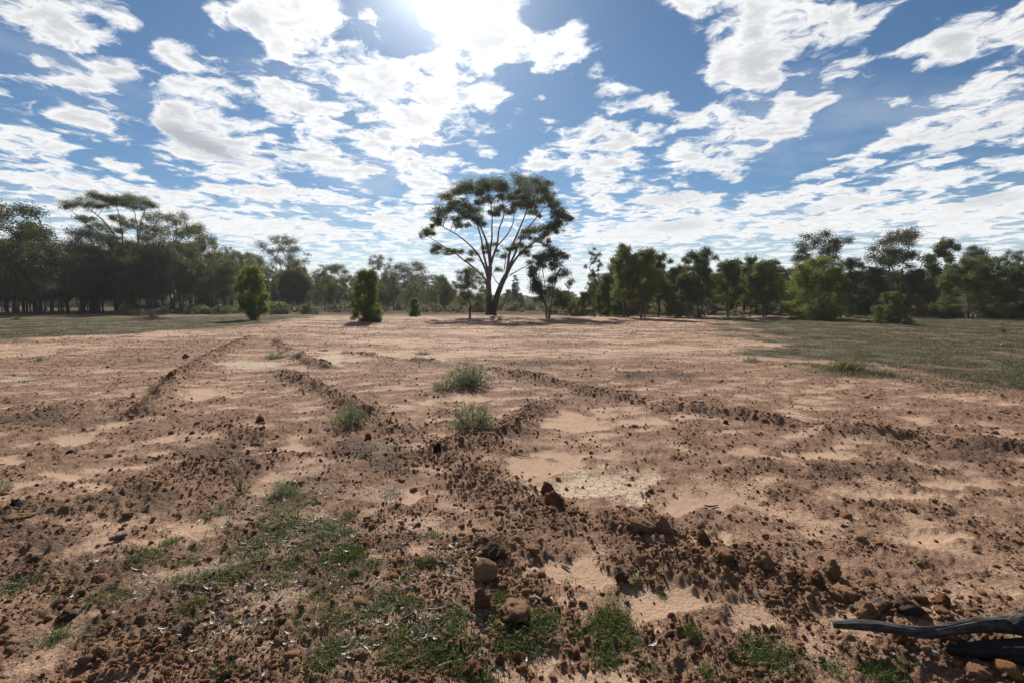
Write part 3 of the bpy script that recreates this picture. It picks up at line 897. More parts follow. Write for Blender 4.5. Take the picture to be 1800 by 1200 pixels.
# ------------------------------------------------------------------ scatter for what nobody could count
def scatter(name, pts, rot, scl, idx, sources, label, cat=None):
    me = bpy.data.meshes.new(name)
    me.vertices.add(len(pts))
    me.vertices.foreach_set('co', np.asarray(pts, np.float32).ravel())
    for nm, typ, arr, key in (('rot', 'FLOAT_VECTOR', rot, 'vector'), ('scl', 'FLOAT_VECTOR', scl, 'vector'), ('idx', 'INT', idx, 'value')):
        at = me.attributes.new(nm, typ, 'POINT')
        at.data.foreach_set(key, np.asarray(arr, np.int32 if typ == 'INT' else np.float32).ravel())
    o = link(name, me)
    ng = bpy.data.node_groups.new(name, 'GeometryNodeTree')
    ng.interface.new_socket('Geometry', in_out='INPUT', socket_type='NodeSocketGeometry')
    ng.interface.new_socket('Geometry', in_out='OUTPUT', socket_type='NodeSocketGeometry')
    gi, go = ng.nodes.new('NodeGroupInput'), ng.nodes.new('NodeGroupOutput')
    jn = ng.nodes.new('GeometryNodeJoinGeometry')
    for m_ in sources:
        so = bpy.data.objects.new(name + '_piece', m_)
        oi = ng.nodes.new('GeometryNodeObjectInfo')
        oi.inputs['Object'].default_value = so
        oi.inputs['As Instance'].default_value = True
        ng.links.new(oi.outputs['Geometry'], jn.inputs[0])
    ip = ng.nodes.new('GeometryNodeInstanceOnPoints')
    ip.inputs['Pick Instance'].default_value = True

    def na(nm, typ):
        nd = ng.nodes.new('GeometryNodeInputNamedAttribute')
        nd.data_type = typ
        nd.inputs['Name'].default_value = nm
        return nd.outputs['Attribute']
    ng.links.new(gi.outputs[0], ip.inputs['Points'])
    ng.links.new(jn.outputs[0], ip.inputs['Instance'])
    ng.links.new(na('idx', 'INT'), ip.inputs['Instance Index'])
    ng.links.new(na('rot', 'FLOAT_VECTOR'), ip.inputs['Rotation'])
    ng.links.new(na('scl', 'FLOAT_VECTOR'), ip.inputs['Scale'])
    ng.links.new(ip.outputs[0], go.inputs[0])
    md = o.modifiers.new('scatter', 'NODES')
    md.node_group = ng
    tag(o, label, cat, None, 'stuff')
    return o


CR_MESH = []
for s_ in range(6):
    P_, F_ = lump(1, 500 + s_ * 5, 0.5, 0.25, (1, rng.uniform(.7, 1.0), rng.uniform(.6, .95)), facets=2)
    CR_MESH.append(mesh_np('crumb', P_, [F_], M_CLOD, smooth=False))
N = 560000
rr = np.exp(rng.uniform(math.log(1.3), math.log(48), N)); aa = rng.uniform(-R(54), R(54), N)
xs, ys = rr * np.sin(aa), rr * np.cos(aa)
fz, fm = fields(xs, ys)
clump = 0.5 + 0.9 * fbm(xs * 1.7, ys * 1.7, 205, 3)
prob = (0.15 + 0.55 * fm['rough'] ** 1.3 + 0.9 * np.clip(fm['ridge'], 0, 1) + .25 * fm['dark']) * np.clip(clump, .12, 1.2) * (1 - .9 * fm['meadow']) * (1 - .88 * fm['sand']) * (1 - .6 * fm['clay'])
kp = rng.random(N) < prob
xs, ys, fz, rr = xs[kp], ys[kp], fz[kp], rr[kp]
sz = np.clip(0.0026 * (1 + rng.pareto(2.0, len(xs))), 0.0007 * rr * rng.uniform(.7, 1.3, len(rr)), None)
sz = np.minimum(sz, np.clip(0.016 + 0.0008 * rr, 0, .04))
px_, py_, ps_ = (np.array([p[i] for p in rest]) for i in range(3))
pz_, _m = fields(px_, py_)
xs, ys, fz, sz = np.concatenate([xs, px_]), np.concatenate([ys, py_]), np.concatenate([fz, pz_]), np.concatenate([sz, ps_])
n_ = len(xs)
scatter('soil_crumbs', np.stack([xs, ys, fz + sz * 0.14], 1), rng.uniform(-3, 3, (n_, 3)), sz[:, None] * rng.uniform(.75, 1.25, (n_, 3)), rng.integers(0, len(CR_MESH), n_), CR_MESH,
        'crumbs of red-brown soil strewn over the bare ground', 'soil crumbs')
print('crumbs', n_, 'pool', len(pool))


# ------------------------------------------------------------------ leaf and wood materials
def leaf_material(name, c0, c1, trans=0.35, tcol=None, gloss=0.3, rough=0.5, obj_tint=True):
    m, nt, p, o = new_mat(name)
    t = attr(nt, 'tint')
    oi = nt.n('ShaderNodeObjectInfo')
    c = nt.mix(t, c0, c1)
    if obj_tint:
        c = nt.mix(1.0, c, oi.outputs['Color'], 'MULTIPLY')
    nt.l(c, p.inputs['Base Color'])
    p.inputs['Roughness'].default_value = rough
    p.inputs['Specular IOR Level'].default_value = gloss
    tr = nt.n('ShaderNodeBsdfTranslucent')
    nt.l(nt.mix(1.0, c, tcol or (1.25, 1.35, 0.55), 'MULTIPLY'), tr.inputs['Color'])
    mx = nt.n('ShaderNodeMixShader')
    mx.inputs[0].default_value = trans
    nt.l(p.outputs[0], mx.inputs[1]); nt.l(tr.outputs[0], mx.inputs[2]); nt.l(mx.outputs[0], o.inputs[0])
    return m


def wood_material(name, c0, c1, c2, scale=3.0, base_dark=None):
    m, nt, p, o = new_mat(name)
    tc = nt.n('ShaderNodeTexCoord')
    mp_ = nt.n('ShaderNodeMapping'); mp_.inputs['Scale'].default_value = (1, 1, 0.18)
    nt.l(tc.outputs['Object'], mp_.inputs['Vector'])
    a = nt.noise(mp_.outputs[0], scale * 4, 5, 0.65).outputs['Fac']
    b = nt.noise(tc.outputs['Object'], scale * 0.7, 3, 0.6).outputs['Fac']
    c = nt.mix(nt.ss(a, 0.3, 0.7), c0, c1)
    c = nt.mix(nt.ss(b, 0.45, 0.65, 0, .8), c, c2)
    if base_dark:                                  # rough dark bark on the lower trunk
        sp = nt.n('ShaderNodeSeparateXYZ'); nt.l(tc.outputs['Object'], sp.inputs[0])
        c = nt.mix(nt.ss(nt.m('MULTIPLY_ADD', b, 1.5, sp.outputs[2]), base_dark[0], base_dark[1], 1.0, 0.0), c, base_dark[2])
    nt.l(c, p.inputs['Base Color'])
    bm_ = nt.n('ShaderNodeBump'); bm_.inputs['Strength'].default_value = 0.7; bm_.inputs['Distance'].default_value = 0.03
    nt.l(a, bm_.inputs['Height']); nt.l(bm_.outputs[0], p.inputs['Normal'])
    return m


M_GRASS = leaf_material('grass_blade', (0.050, 0.078, 0.020), (0.095, 0.115, 0.036), 0.4, gloss=0.25)
M_DRYG = leaf_material('dry_grass', (0.20, 0.16, 0.085), (0.13, 0.095, 0.055), 0.3)
M_TURF = leaf_material('meadow_grass', (0.052, 0.056, 0.029), (0.105, 0.080, 0.050), 0.3)
M_LITTER = leaf_material('dead_leaf', (0.44, 0.38, 0.31), (0.20, 0.155, 0.115), 0.12, (1, 1, 1))
M_HERB = leaf_material('grey_herb', (0.16, 0.19, 0.13), (0.24, 0.26, 0.19), 0.2, (1, 1, .8))


def blades(n, h, spread, width, lean=0.5, mat=None, name='grass', seed=0, segs=2, tint=(0, 1)):
    r = np.random.default_rng(seed)
    a = Acc()
    base = r.normal(size=(n, 2)) * spread * 0.5
    az = r.uniform(0, 6.28, n); ln = r.uniform(0.15, 1.0, n) * lean; hh = h * r.uniform(0.4, 1.1, n)
    out_ = np.stack([np.cos(az), np.sin(az)], 1)
    side = np.stack([-np.sin(az), np.cos(az), 0 * az], 1)
    lv = []
    for k in range(segs + 1):
        t = k / segs
        xy = base + out_ * (hh * ln * t * t)[:, None]
        P_ = np.concatenate([xy, (hh * t * (1 - 0.35 * ln * t))[:, None] - 0.006], 1)
        wd = width * (1 - 0.85 * t)
        lv.append((P_ - side * wd * .5, P_ + side * wd * .5))
    V_ = np.stack([q for pr in lv for q in pr], 1)            # n, 2*(segs+1), 3
    F_ = []
    for k in range(segs):
        o_ = np.arange(n) * 2 * (segs + 1) + 2 * k
        F_.append(np.stack([o_, o_ + 1, o_ + 3, o_ + 2], 1))
    tt = r.uniform(*tint, n)
    a.add(V_, np.concatenate(F_), np.tile(tt, segs))
    return a.mesh(name, mat)


TUFT = [blades(320, 0.050, 0.085, 0.0044, 1.0, M_GRASS, 'grass_tuft', 40 + k, tint=(0, .75)) for k in range(4)]
SPRIG = [blades(40, 0.034, 0.06, 0.0048, 1.1, M_GRASS, 'grass', 50 + k) for k in range(4)]
DRYT = [blades(14, 0.05, 0.06, 0.0022, 1.4, M_DRYG, 'dry_grass', 60 + k) for k in range(3)]
TURF = [blades(40, 0.075, 0.22, 0.006, 1.1, M_TURF, 'meadow_grass', 70 + k, tint=(0.0 + .22 * k, 0.4 + .2 * k)) for k in range(4)]

# single tufts standing on bare soil: photo foot point, photo width, height factor
TUFTS = [(95, 1122, 42, 1), (165, 1118, 50, .8), (330, 1072, 38, 1), (330, 988, 36, 1), (298, 955, 30, .9), (386, 898, 42, .9), (625, 972, 28, .9),
         (688, 866, 44, .7), (692, 784, 40, .6), (657, 780, 28, .5), (642, 803, 18, .7), (750, 990, 38, 1), (713, 1018, 28, .9), (700, 1066, 60, .9),
         (738, 1062, 44, 1), (655, 1042, 30, .9), (650, 1082, 44, .8), (592, 1090, 52, .9), (521, 1092, 44, 1), (536, 1112, 32, .9),
         (604, 1142, 48, 1.1), (562, 1170, 48, 1), (778, 1100, 64, .9), (806, 1082, 48, .9), (730, 1162, 76, 1), (694, 1150, 52, .9), (762, 1150, 46, 1.1),
         (928, 1112, 70, 1.1), (893, 1130, 60, 1), (955, 1092, 40, 1), (1076, 1088, 60, 1.1), (1098, 1112, 60, 1.1), (1056, 1122, 44, .9), (1146, 1170, 46, 1),
         (1218, 1116, 28, 1), (1250, 1184, 54, 1), (1352, 1140, 62, 1), (1376, 1168, 66, 1), (1328, 1160, 44, .9), (1545, 1184, 56, 1), (1600, 1170, 40, .9),
         (1055, 1160, 34, .9), (846, 1192, 54, 1), (876, 1062, 34, .8), (912, 1020, 22, .7), (325, 1136, 26, .8), (395, 1188, 46, .9), (478, 878, 26, .7),
         (24, 1030, 62, .8), (60, 1012, 40, .6), (240, 985, 30, .7), (615, 905, 30, .8), (735, 945, 22, .7), (760, 940, 26, .7), (455, 955, 50, .9), (540, 925, 66, .9), (572, 935, 50, .9),
         (530, 965, 44, .8), (610, 935, 30, .9), (1010, 1110, 24, .7), (1470, 1175, 46, .8), (215, 1050, 34, .6), (1165, 1040, 20, .6), (560, 990, 34, .7), (500, 905, 40, .7)]
TLAB = lambda px, py: ('at the bottom edge of the bare sand' if py > 1140 and px > 640 else 'in the leaf-strewn patch left of the round clod' if 400 < px < 680 and py < 1010
                       else 'near the fallen branch' if px > 1290 else 'on sand in front of the big round clod' if px > 840 else 'among dead bark in the near foreground' if px > 480 else 'on the rough brown soil at left')
for i, (px, py, wd, hf) in enumerate(TUFTS):
    x, y = gp(px, py)
    dep = float(np.array([x, y, -CAM_H]) @ np.array([0, CP, -SP]))
    s = wd / FPX * dep / 0.135
    o = link('grass_tuft', TUFT[i % 4])
    o.location = (x, y, hz(x, y) - 0.002)
    o.scale = (s, s * rng.uniform(.8, 1.2), min(s, 1.0) * hf * rng.uniform(.75, 1.1))
    o.rotation_euler = (0, 0, rng.uniform(0, 6.28))
    gsh = rng.uniform(.75, 1.25)
    o.color = (gsh * rng.uniform(.85, 1.3), gsh, gsh * .9, 1)
    size = 'broad' if wd > 50 else 'small' if wd < 32 else 'compact'
    tag(o, f"{size} green grass tuft near {by_landmark(x, y)}", 'grass tuft', 'green grass tufts on the bare soil')

N = 26000
rr = np.exp(rng.uniform(math.log(1.3), math.log(14), N)); aa = rng.uniform(-R(52), R(52), N)
xs, ys = rr * np.sin(aa), rr * np.cos(aa)
fz, fm = fields(xs, ys)
cl_ = np.clip(0.3 + 1.3 * fbm(xs * 3.2, ys * 3.2, 207, 3), 0, 1)
kp = rng.random(N) < fm['green'] * cl_ * 2.2 + 0.008 * (ys < 3.2)
n_ = kp.sum(); sc_ = rng.uniform(.4, 1.15, n_)
scatter('grass', np.stack([xs, ys, fz], 1)[kp], np.stack([rng.normal(0, .15, n_), rng.normal(0, .15, n_), rng.uniform(0, 6.28, n_)], 1),
        np.stack([sc_ * 1.2, sc_ * 1.2, sc_], 1), rng.integers(0, 4, n_), SPRIG, 'short green grass creeping through the leaf litter', 'grass')
kp = rng.random(N) < (fm['litter'] * .32 + .02 * fm['rough']) * np.clip(cl_ + .35, 0, 1)
n_ = kp.sum(); sc_ = rng.uniform(.4, 1.2, n_)
scatter('dry_grass', np.stack([xs, ys, fz], 1)[kp], np.stack([rng.normal(0, .3, n_), rng.normal(0, .3, n_), rng.uniform(0, 6.28, n_)], 1),
        np.stack([sc_, sc_, sc_ * .7], 1), rng.integers(0, 3, n_), DRYT, 'wisps of dry straw-coloured grass on the bare soil', 'dry grass')


def dead_leaf(seed, L, W_, curl):
    r = np.random.default_rng(seed)
    t = np.linspace(-1, 1, 6)
    wd = W_ * np.sqrt(np.clip(1 - t * t, 0, 1)) + 0.0008
    bend = r.uniform(-.3, .3)
    x, y, z = t * L * .5, bend * L * (t * t), curl * L * (t * t - .3)
    V_ = np.concatenate([np.stack([x, y - wd, z + wd * .5], 1), np.stack([x, y, z], 1), np.stack([x, y + wd, z + wd * .5], 1)])
    i = np.arange(5)
    F_ = np.concatenate([np.stack([i, i + 1, i + 7, i + 6], 1), np.stack([i + 6, i + 7, i + 13, i + 12], 1)])
    a = Acc(); a.add(V_, F_, r.uniform(0, 1))
    return a.mesh('dead_leaf', M_LITTER)


LEAFM = [dead_leaf(80 + k, .075 if k < 4 else .05, .0075 if k < 4 else .004, rng.uniform(.05, .3)) for k in range(7)]
N = 22000
rr = np.exp(rng.uniform(math.log(1.4), math.log(9), N)); aa = rng.uniform(-R(52), R(52), N)
xs, ys = rr * np.sin(aa), rr * np.cos(aa)
fz, fm = fields(xs, ys)
kp = rng.random(N) < fm['litter'] * .95 * np.clip(.45 + fbm(xs * 4, ys * 4, 209, 2), .05, 1) + .012
n_ = kp.sum(); sc_ = rng.uniform(.35, 1.0, n_)
scatter('leaf_litter', np.stack([xs, ys, fz + .006], 1)[kp], np.stack([rng.normal(0, .5, n_), rng.normal(0, .3, n_), rng.uniform(0, 6.28, n_)], 1),
        sc_[:, None] * np.ones((1, 3)), rng.integers(0, 7, n_), LEAFM, 'pale curled dead gum leaves and bark flakes on the soil', 'leaf litter')

# meadow turf on both sides of the clearing
N = 150000
rr = np.sqrt(rng.uniform(7 ** 2, 68 ** 2, N)); rr = np.where(rng.random(N) < .5, np.exp(rng.uniform(math.log(7), math.log(66), N)), rr); aa = rng.uniform(-R(54), R(54), N)
xs, ys = rr * np.sin(aa), rr * np.cos(aa)
gr_, gv_ = meadow(xs, ys)
kp = rng.random(N) < gr_ ** 1.5 * .9 * np.clip(.75 + 1.2 * fbm(xs * .8, ys * .8, 211, 3), .1, 1)
xs, ys, gv_ = xs[kp], ys[kp], gv_[kp]
fz, fm = fields(xs, ys)
n_ = len(xs); sc_ = rng.uniform(.4, 1.3, n_) ** 1.2 * (0.9 + 0.25 * (np.hypot(xs, ys) > 25))
ix_ = np.clip(np.round((1 - gv_) * 4.2 - .8 + rng.normal(0, .6, n_)), 0, 3).astype(int)
scatter('meadow_grass', np.stack([xs, ys, fz], 1), np.stack([rng.normal(0, .1, n_), rng.normal(0, .1, n_), rng.uniform(0, 6.28, n_)], 1),
        np.stack([sc_ * 1.2, sc_ * 1.2, sc_], 1), ix_, TURF, 'short olive green and brown grass either side of the clearing', 'grass')
print('turf', n_)


# ------------------------------------------------------------------ trees
M_LEAF_GUM = leaf_material('gum_leaf', (0.066, 0.073, 0.045), (0.128, 0.130, 0.084), 0.38, gloss=0.15, rough=0.6)
M_LEAF_SAPL = leaf_material('young_gum_leaf', (0.068, 0.080, 0.046), (0.138, 0.148, 0.078), 0.42, gloss=0.15, rough=0.6)
M_LEAF_BRIGHT = leaf_material('bright_leaf', (0.075, 0.102, 0.030), (0.165, 0.19, 0.055), 0.5, (1.2, 1.3, .5))
M_LEAF_SCRUB = leaf_material('scrub_leaf', (0.10, 0.085, 0.045), (0.17, 0.145, 0.085), 0.28)
M_LEAF_GREY = leaf_material('saltbush_leaf', (0.15, 0.175, 0.105), (0.27, 0.295, 0.20), 0.25, (1.05, 1.15, .75))
M_BARK = wood_material('gum_bark', (0.085, 0.066, 0.053), (0.155, 0.128, 0.108), (0.20, 0.172, 0.15), 2.0, (2.0, 6.0, (0.042, 0.033, 0.028)))
M_BARK_DARK = wood_material('dark_bark', (0.060, 0.048, 0.040), (0.12, 0.095, 0.078), (0.15, 0.125, 0.105), 3.0)
M_TWIG = wood_material('twig', (0.12, 0.09, 0.065), (0.20, 0.155, 0.115), (0.10, 0.075, 0.055), 9.0)


class Skel:
    def __init__(self):
        self.P, self.par = [], []

    def path(self, pts, parent=-1):
        for p in pts:
            self.P.append(np.asarray(p, float)); self.par.append(parent)
            parent = len(self.P) - 1
        return parent

    def finish(self):
        self.A = np.array(self.P)

    def weights(self):
        n = len(self.P)
        wt = np.zeros(n); nch = np.zeros(n, int)
        for i in range(n):
            if self.par[i] >= 0:
                nch[self.par[i]] += 1
        wt[nch == 0] = 1.0
        for i in range(n - 1, -1, -1):
            if self.par[i] >= 0:
                wt[self.par[i]] += wt[i]
        return wt

    def tubes(self, acc, tip, expo, rmin=0.0, sides=(7, 5, 4), flare=0.0):
        wt = self.weights()
        rad = np.maximum(tip * wt ** expo, rmin)
        ch = [[] for _ in self.P]
        roots = []
        for i, p in enumerate(self.par):
            (ch[p] if p >= 0 else roots).append(i)
        stack = [(r, -1) for r in roots]
        rmax = rad.max()
        while stack:
            s, p = stack.pop()
            chain = [s]
            while ch[chain[-1]]:
                c = sorted(ch[chain[-1]], key=lambda k: -wt[k])
                stack.extend((k, chain[-1]) for k in c[1:])
                chain.append(c[0])
            pts = [self.P[i] for i in chain]; rr_ = [rad[i] for i in chain]
            if p >= 0:
                pts.insert(0, self.P[p]); rr_.insert(0, rr_[0] * 1.15)
            elif flare:
                rr_[0] *= 1 + flare
            if len(pts) < 2:
                continue
            rr_[-1] *= 0.5
            q = max(rr_)
            acc.tube(pts, rr_, sides[0] if q > rmax * .35 else sides[1] if q > rmax * .1 else sides[2], 0.5)
        return rad


def bez(a, b, c, n):
    t = np.linspace(0, 1, n + 1)[1:, None]
    return (1 - t) ** 2 * a + 2 * t * (1 - t) * b + t * t * c


def pad_leaves(acc, r, c, rad, flat, n, L, Wd, hang, nsub=7, subr=0.50, tint_j=0.25, tip_only=0.5):
    """a clump of foliage: several smaller tufts spread over the upper half of a flattened dome"""
    subs = []
    for _ in range(nsub):
        d = unit(r.normal(size=3))
        d[2] = abs(d[2]) if r.random() < .72 else d[2] * .6
        subs.append(c + d * np.array([rad, rad, rad * flat]) * r.uniform(.25, .95))
    subs = np.array(subs)
    k = r.integers(0, nsub, n)
    off = r.normal(size=(n, 3)) * np.array([1, 1, max(flat, .55)]) * rad * subr * 0.62
    off[:, 2] -= np.abs(r.normal(size=n)) * rad * .10
    C = subs[k] + off
    A = unit(r.normal(size=(n, 3)) * np.array([1, 1, .6]) + np.array([0, 0, -hang]))
    tb = r.uniform(0, 1, nsub)[k]
    acc.leaves(C, A, L * r.uniform(.6, 1.2, n), Wd * r.uniform(.7, 1.2, n), np.clip(tb * .6 + .2 + r.normal(size=n) * tint_j, 0, 1), r=r)
    return subs


def gum(seed, H=10.0, zb=.4, Rr=3.2, prof='umbrella', nstem=2, npad=40, padr=.8, flat=.6, leaves=420, L=.21, Wd=.078, hang=.8, lean=.25, fork=.28, tip=.012, expo=.47,
        leafm=None, bark=None, base_r=0.15, curve=.35, nsub=7, wob=.05, bias=(0, 0)):
    r = np.random.default_rng(seed)
    sk = Skel()
    tops = []
    for s in range(nstem):
        az = 2 * np.pi * (s + r.uniform(-.3, .3)) / nstem
        b = np.array([math.cos(az), math.sin(az), 0]) * base_r * (nstem > 1)
        ln = lean * r.uniform(.5, 1.2)
        zt = H * r.uniform(.58, .78)
        m = 9
        pts = []
        for k in range(m):
            t = k / (m - 1)
            p = b + np.array([math.cos(az), math.sin(az), 0]) * (ln * Rr * t ** 1.3) + np.array([bias[0], bias[1], 0]) * t * t + np.array([0, 0, zt * t])
            p += np.array([*r.normal(size=2), 0]) * wob * Rr * .4 * (k > 0)
            pts.append(p)
        sk.path(pts)
    ns = len(sk.P)
    pads, tries = [], 0
    while len(pads) < npad and tries < 6000:
        tries += 1
        z = r.uniform(zb, 1.0)
        q = (z - zb) / (1 - zb)
        if prof == 'umbrella':
            rm = math.sqrt(max(0, 1 - ((q - .5) / .53) ** 2)) * (.75 + .25 * q)
        elif prof == 'oval':
            rm = math.sqrt(max(0, 1 - ((q - .42) / .60) ** 2))
        elif prof == 'bush':
            rm = math.sqrt(max(0, 1 - ((q - .30) / .72) ** 2))
        elif prof == 'spire':
            rm = (1 - q) * .9 + .12
        else:
            rm = math.sqrt(max(0, 1 - ((q - .55) / .5) ** 2))
        az = r.uniform(0, 6.28)
        lob = 1 + .28 * math.sin(2 * az + seed) + .16 * math.sin(3 * az + seed * 2 + z * 5)
        rr_ = Rr * rm * lob * (r.uniform(.05, 1) ** (.5 if prof != 'umbrella' else .42))
        p = np.array([math.cos(az) * rr_ + bias[0] * q, math.sin(az) * rr_ + bias[1] * q, z * H * (1 - .03 * r.random()) - padr * flat * .6])
        if all(np.linalg.norm((p - o[0]) * np.array([1, 1, 1.2])) > padr * .95 for o in pads):
            pads.append((p, padr * r.uniform(.7, 1.25)))
    axis = np.array([0, 0, fork * H])
    pads.sort(key=lambda o: np.linalg.norm(o[0] - axis))
    crown, wood = Acc(), Acc()
    for p, pr in pads:
        A_ = np.array(sk.P)
        d = A_ - p
        hd = np.hypot(d[:, 0], d[:, 1]); up = -d[:, 2]
        cost = np.linalg.norm(d, axis=1) + 2.5 * np.maximum(0, hd * .55 - up) + 6 * (A_[:, 2] < fork * H * .7)
        k = int(np.argmin(cost))
        a = A_[k]
        D = np.linalg.norm(p - a)
        mid = a + (p - a) * .5 + np.array([0, 0, curve * D * .35]) + r.normal(size=3) * D * .06
        e = sk.path(bez(a, mid, p, max(3, int(D / (H * .06)))), k)
        subs = pad_leaves(crown, r, p, pr, flat, int(leaves * (pr / padr) ** 2), L, Wd, hang, nsub)
        for sb in subs[:5]:
            sk.path(bez(p, (p + sb) / 2 + r.normal(size=3) * pr * .1, sb, 2), e)
    sk.tubes(wood, tip, expo, sides=(8, 5, 3), flare=.25)
    return wood.mesh('trunk', bark or M_BARK), crown.mesh('crown', leafm or M_LEAF_GUM), H, Rr


PROTO = {}


def proto(key, seed, **kw):
    PROTO[key] = gum(seed, **kw)


# mature gums
proto('open0', 1, H=14, zb=.42, Rr=4.6, npad=52, padr=1.0, flat=.8, leaves=435, nstem=2, lean=.28, fork=.26, base_r=.25, tip=.016)
proto('open1', 2, H=14, zb=.38, Rr=4.0, npad=46, padr=1.0, flat=.8, leaves=435, nstem=3, lean=.30, fork=.24, base_r=.25, tip=.016)
proto('dense0', 3, H=11, zb=.26, Rr=3.8, prof='oval', npad=64, padr=.9, flat=.9, leaves=478, nstem=2, fork=.2, tip=.013)
proto('dense1', 4, H=11, zb=.30, Rr=3.2, prof='oval', npad=54, padr=.85, flat=.95, leaves=478, nstem=1, fork=.25, tip=.014)
proto('dense2', 5, H=11, zb=.36, Rr=3.6, prof='umbrella', npad=50, padr=.95, flat=.85, leaves=478, nstem=3, fork=.22, tip=.013)
proto('dark0', 6, H=9, zb=.20, Rr=2.9, prof='oval', npad=52, padr=.62, flat=.95, leaves=580, nstem=3, lean=.35, fork=.15, bark=M_BARK_DARK, tip=.013, L=.16, Wd=.07)
# plantation-like young gums on the right
for k_, sd_ in enumerate((11, 12, 13)):
    proto(f'young{k_}', sd_, H=8, zb=.30, Rr=1.95, prof='oval', npad=54, padr=.52, flat=.9, leaves=435, nstem=(2, 3, 1)[k_], lean=.25, fork=.25, leafm=M_LEAF_SAPL, bark=M_BARK_DARK,
          L=.19, Wd=.064, hang=1.4, tip=.009, base_r=.2)
proto('sapling', 15, H=8, zb=.50, Rr=.95, prof='oval', npad=22, padr=.30, flat=.9, leaves=130, nstem=1, lean=.05, fork=.4, leafm=M_LEAF_SAPL, bark=M_BARK_DARK, L=.18, Wd=.06, hang=1.2, tip=.008)
proto('tall0', 16, H=11, zb=.25, Rr=2.9, prof='oval', npad=50, padr=.72, flat=1.0, leaves=580, nstem=2, lean=.3, fork=.2, leafm=M_LEAF_GUM, bark=M_BARK_DARK, L=.18, Wd=.07, tip=.012)
proto('tall1', 17, H=11, zb=.16, Rr=2.7, prof='oval', npad=50, padr=.78, flat=1.0, leaves=609, nstem=2, lean=.3, fork=.12, leafm=M_LEAF_GUM, bark=M_BARK_DARK, L=.18, Wd=.07, tip=.012)
proto('bush0', 18, H=6, zb=.03, Rr=3.0, prof='bush', npad=84, padr=.58, flat=.95, leaves=522, nstem=4, lean=.45, fork=.05, leafm=M_LEAF_SAPL, bark=M_BARK_DARK, L=.17, Wd=.062, hang=1.0, tip=.008)
proto('bush1', 19, H=6, zb=.03, Rr=2.4, prof='bush', npad=70, padr=.58, flat=.95, leaves=522, nstem=3, lean=.45, fork=.05, leafm=M_LEAF_SAPL, bark=M_BARK_DARK, L=.17, Wd=.062, hang=1.0, tip=.008)
proto('bright0', 20, H=4.2, zb=.04, Rr=1.45, prof='oval', npad=84, padr=.36, flat=1.0, leaves=478, nstem=3, lean=.3, fork=.06, leafm=M_LEAF_BRIGHT, bark=M_BARK_DARK, L=.13, Wd=.05, hang=.4, tip=.006)
proto('bright1', 21, H=4.2, zb=.03, Rr=1.0, prof='top', npad=66, padr=.36, flat=1.0, leaves=478, nstem=3, lean=.25, fork=.06, leafm=M_LEAF_BRIGHT, bark=M_BARK_DARK, L=.13, Wd=.05, hang=.4, tip=.006)
proto('scrub0', 22, H=1.5, zb=.05, Rr=1.3, prof='bush', npad=36, padr=.26, flat=.9, leaves=217, nstem=6, lean=.6, fork=.05, leafm=M_LEAF_SCRUB, bark=M_TWIG, L=.12, Wd=.035, hang=-.4, tip=.005)
proto('scrub1', 23, H=1.7, zb=.05, Rr=1.0, prof='bush', npad=30, padr=.28, flat=.9, leaves=217, nstem=5, lean=.6, fork=.05, leafm=M_LEAF_SCRUB, bark=M_TWIG, L=.12, Wd=.035, hang=-.4, tip=.005)
proto('spire', 24, H=9, zb=.25, Rr=1.9, prof='spire', npad=44, padr=.5, flat=.8, leaves=377, nstem=1, lean=.03, fork=.2, leafm=M_LEAF_GUM, bark=M_BARK_DARK, L=.16, Wd=.055, tip=.009)


def place(key, x, y, H, wd=None, rz=None, label='', cat='tree', group=None, tint=(1, 1, 1), name='gum_tree', parts=('trunk', 'crown')):
    tr, cr, h0, r0 = PROTO[key]
    e = empty(name, (x, y, hz(x, y) - .03), rng.uniform(0, 6.28) if rz is None else rz)
    sz_ = H / h0
    sx_ = sz_ if wd is None else min(max(wd / (2 * r0 * 1.12), sz_ * .6), sz_ * 1.6)
    e.scale = (sx_, sx_, sz_)
    link(parts[0], tr, e)
    c = link(parts[1], cr, e)
    c.color = (*tint, 1)
    return tag(e, label, cat, group)


def place_px(key, bx, by, top, wpx, **kw):
    """foot at a photograph point, top row and crown width as photographed"""
    x, y = gp(bx, by)
    H = at_depth(bx, top, y)[2]
    return place(key, x, y, H, wpx / FPX * y * (1.15 if key[:5] in ('young', 'dense', 'tall0', 'tall1', 'dark0') else 1.0), **kw)


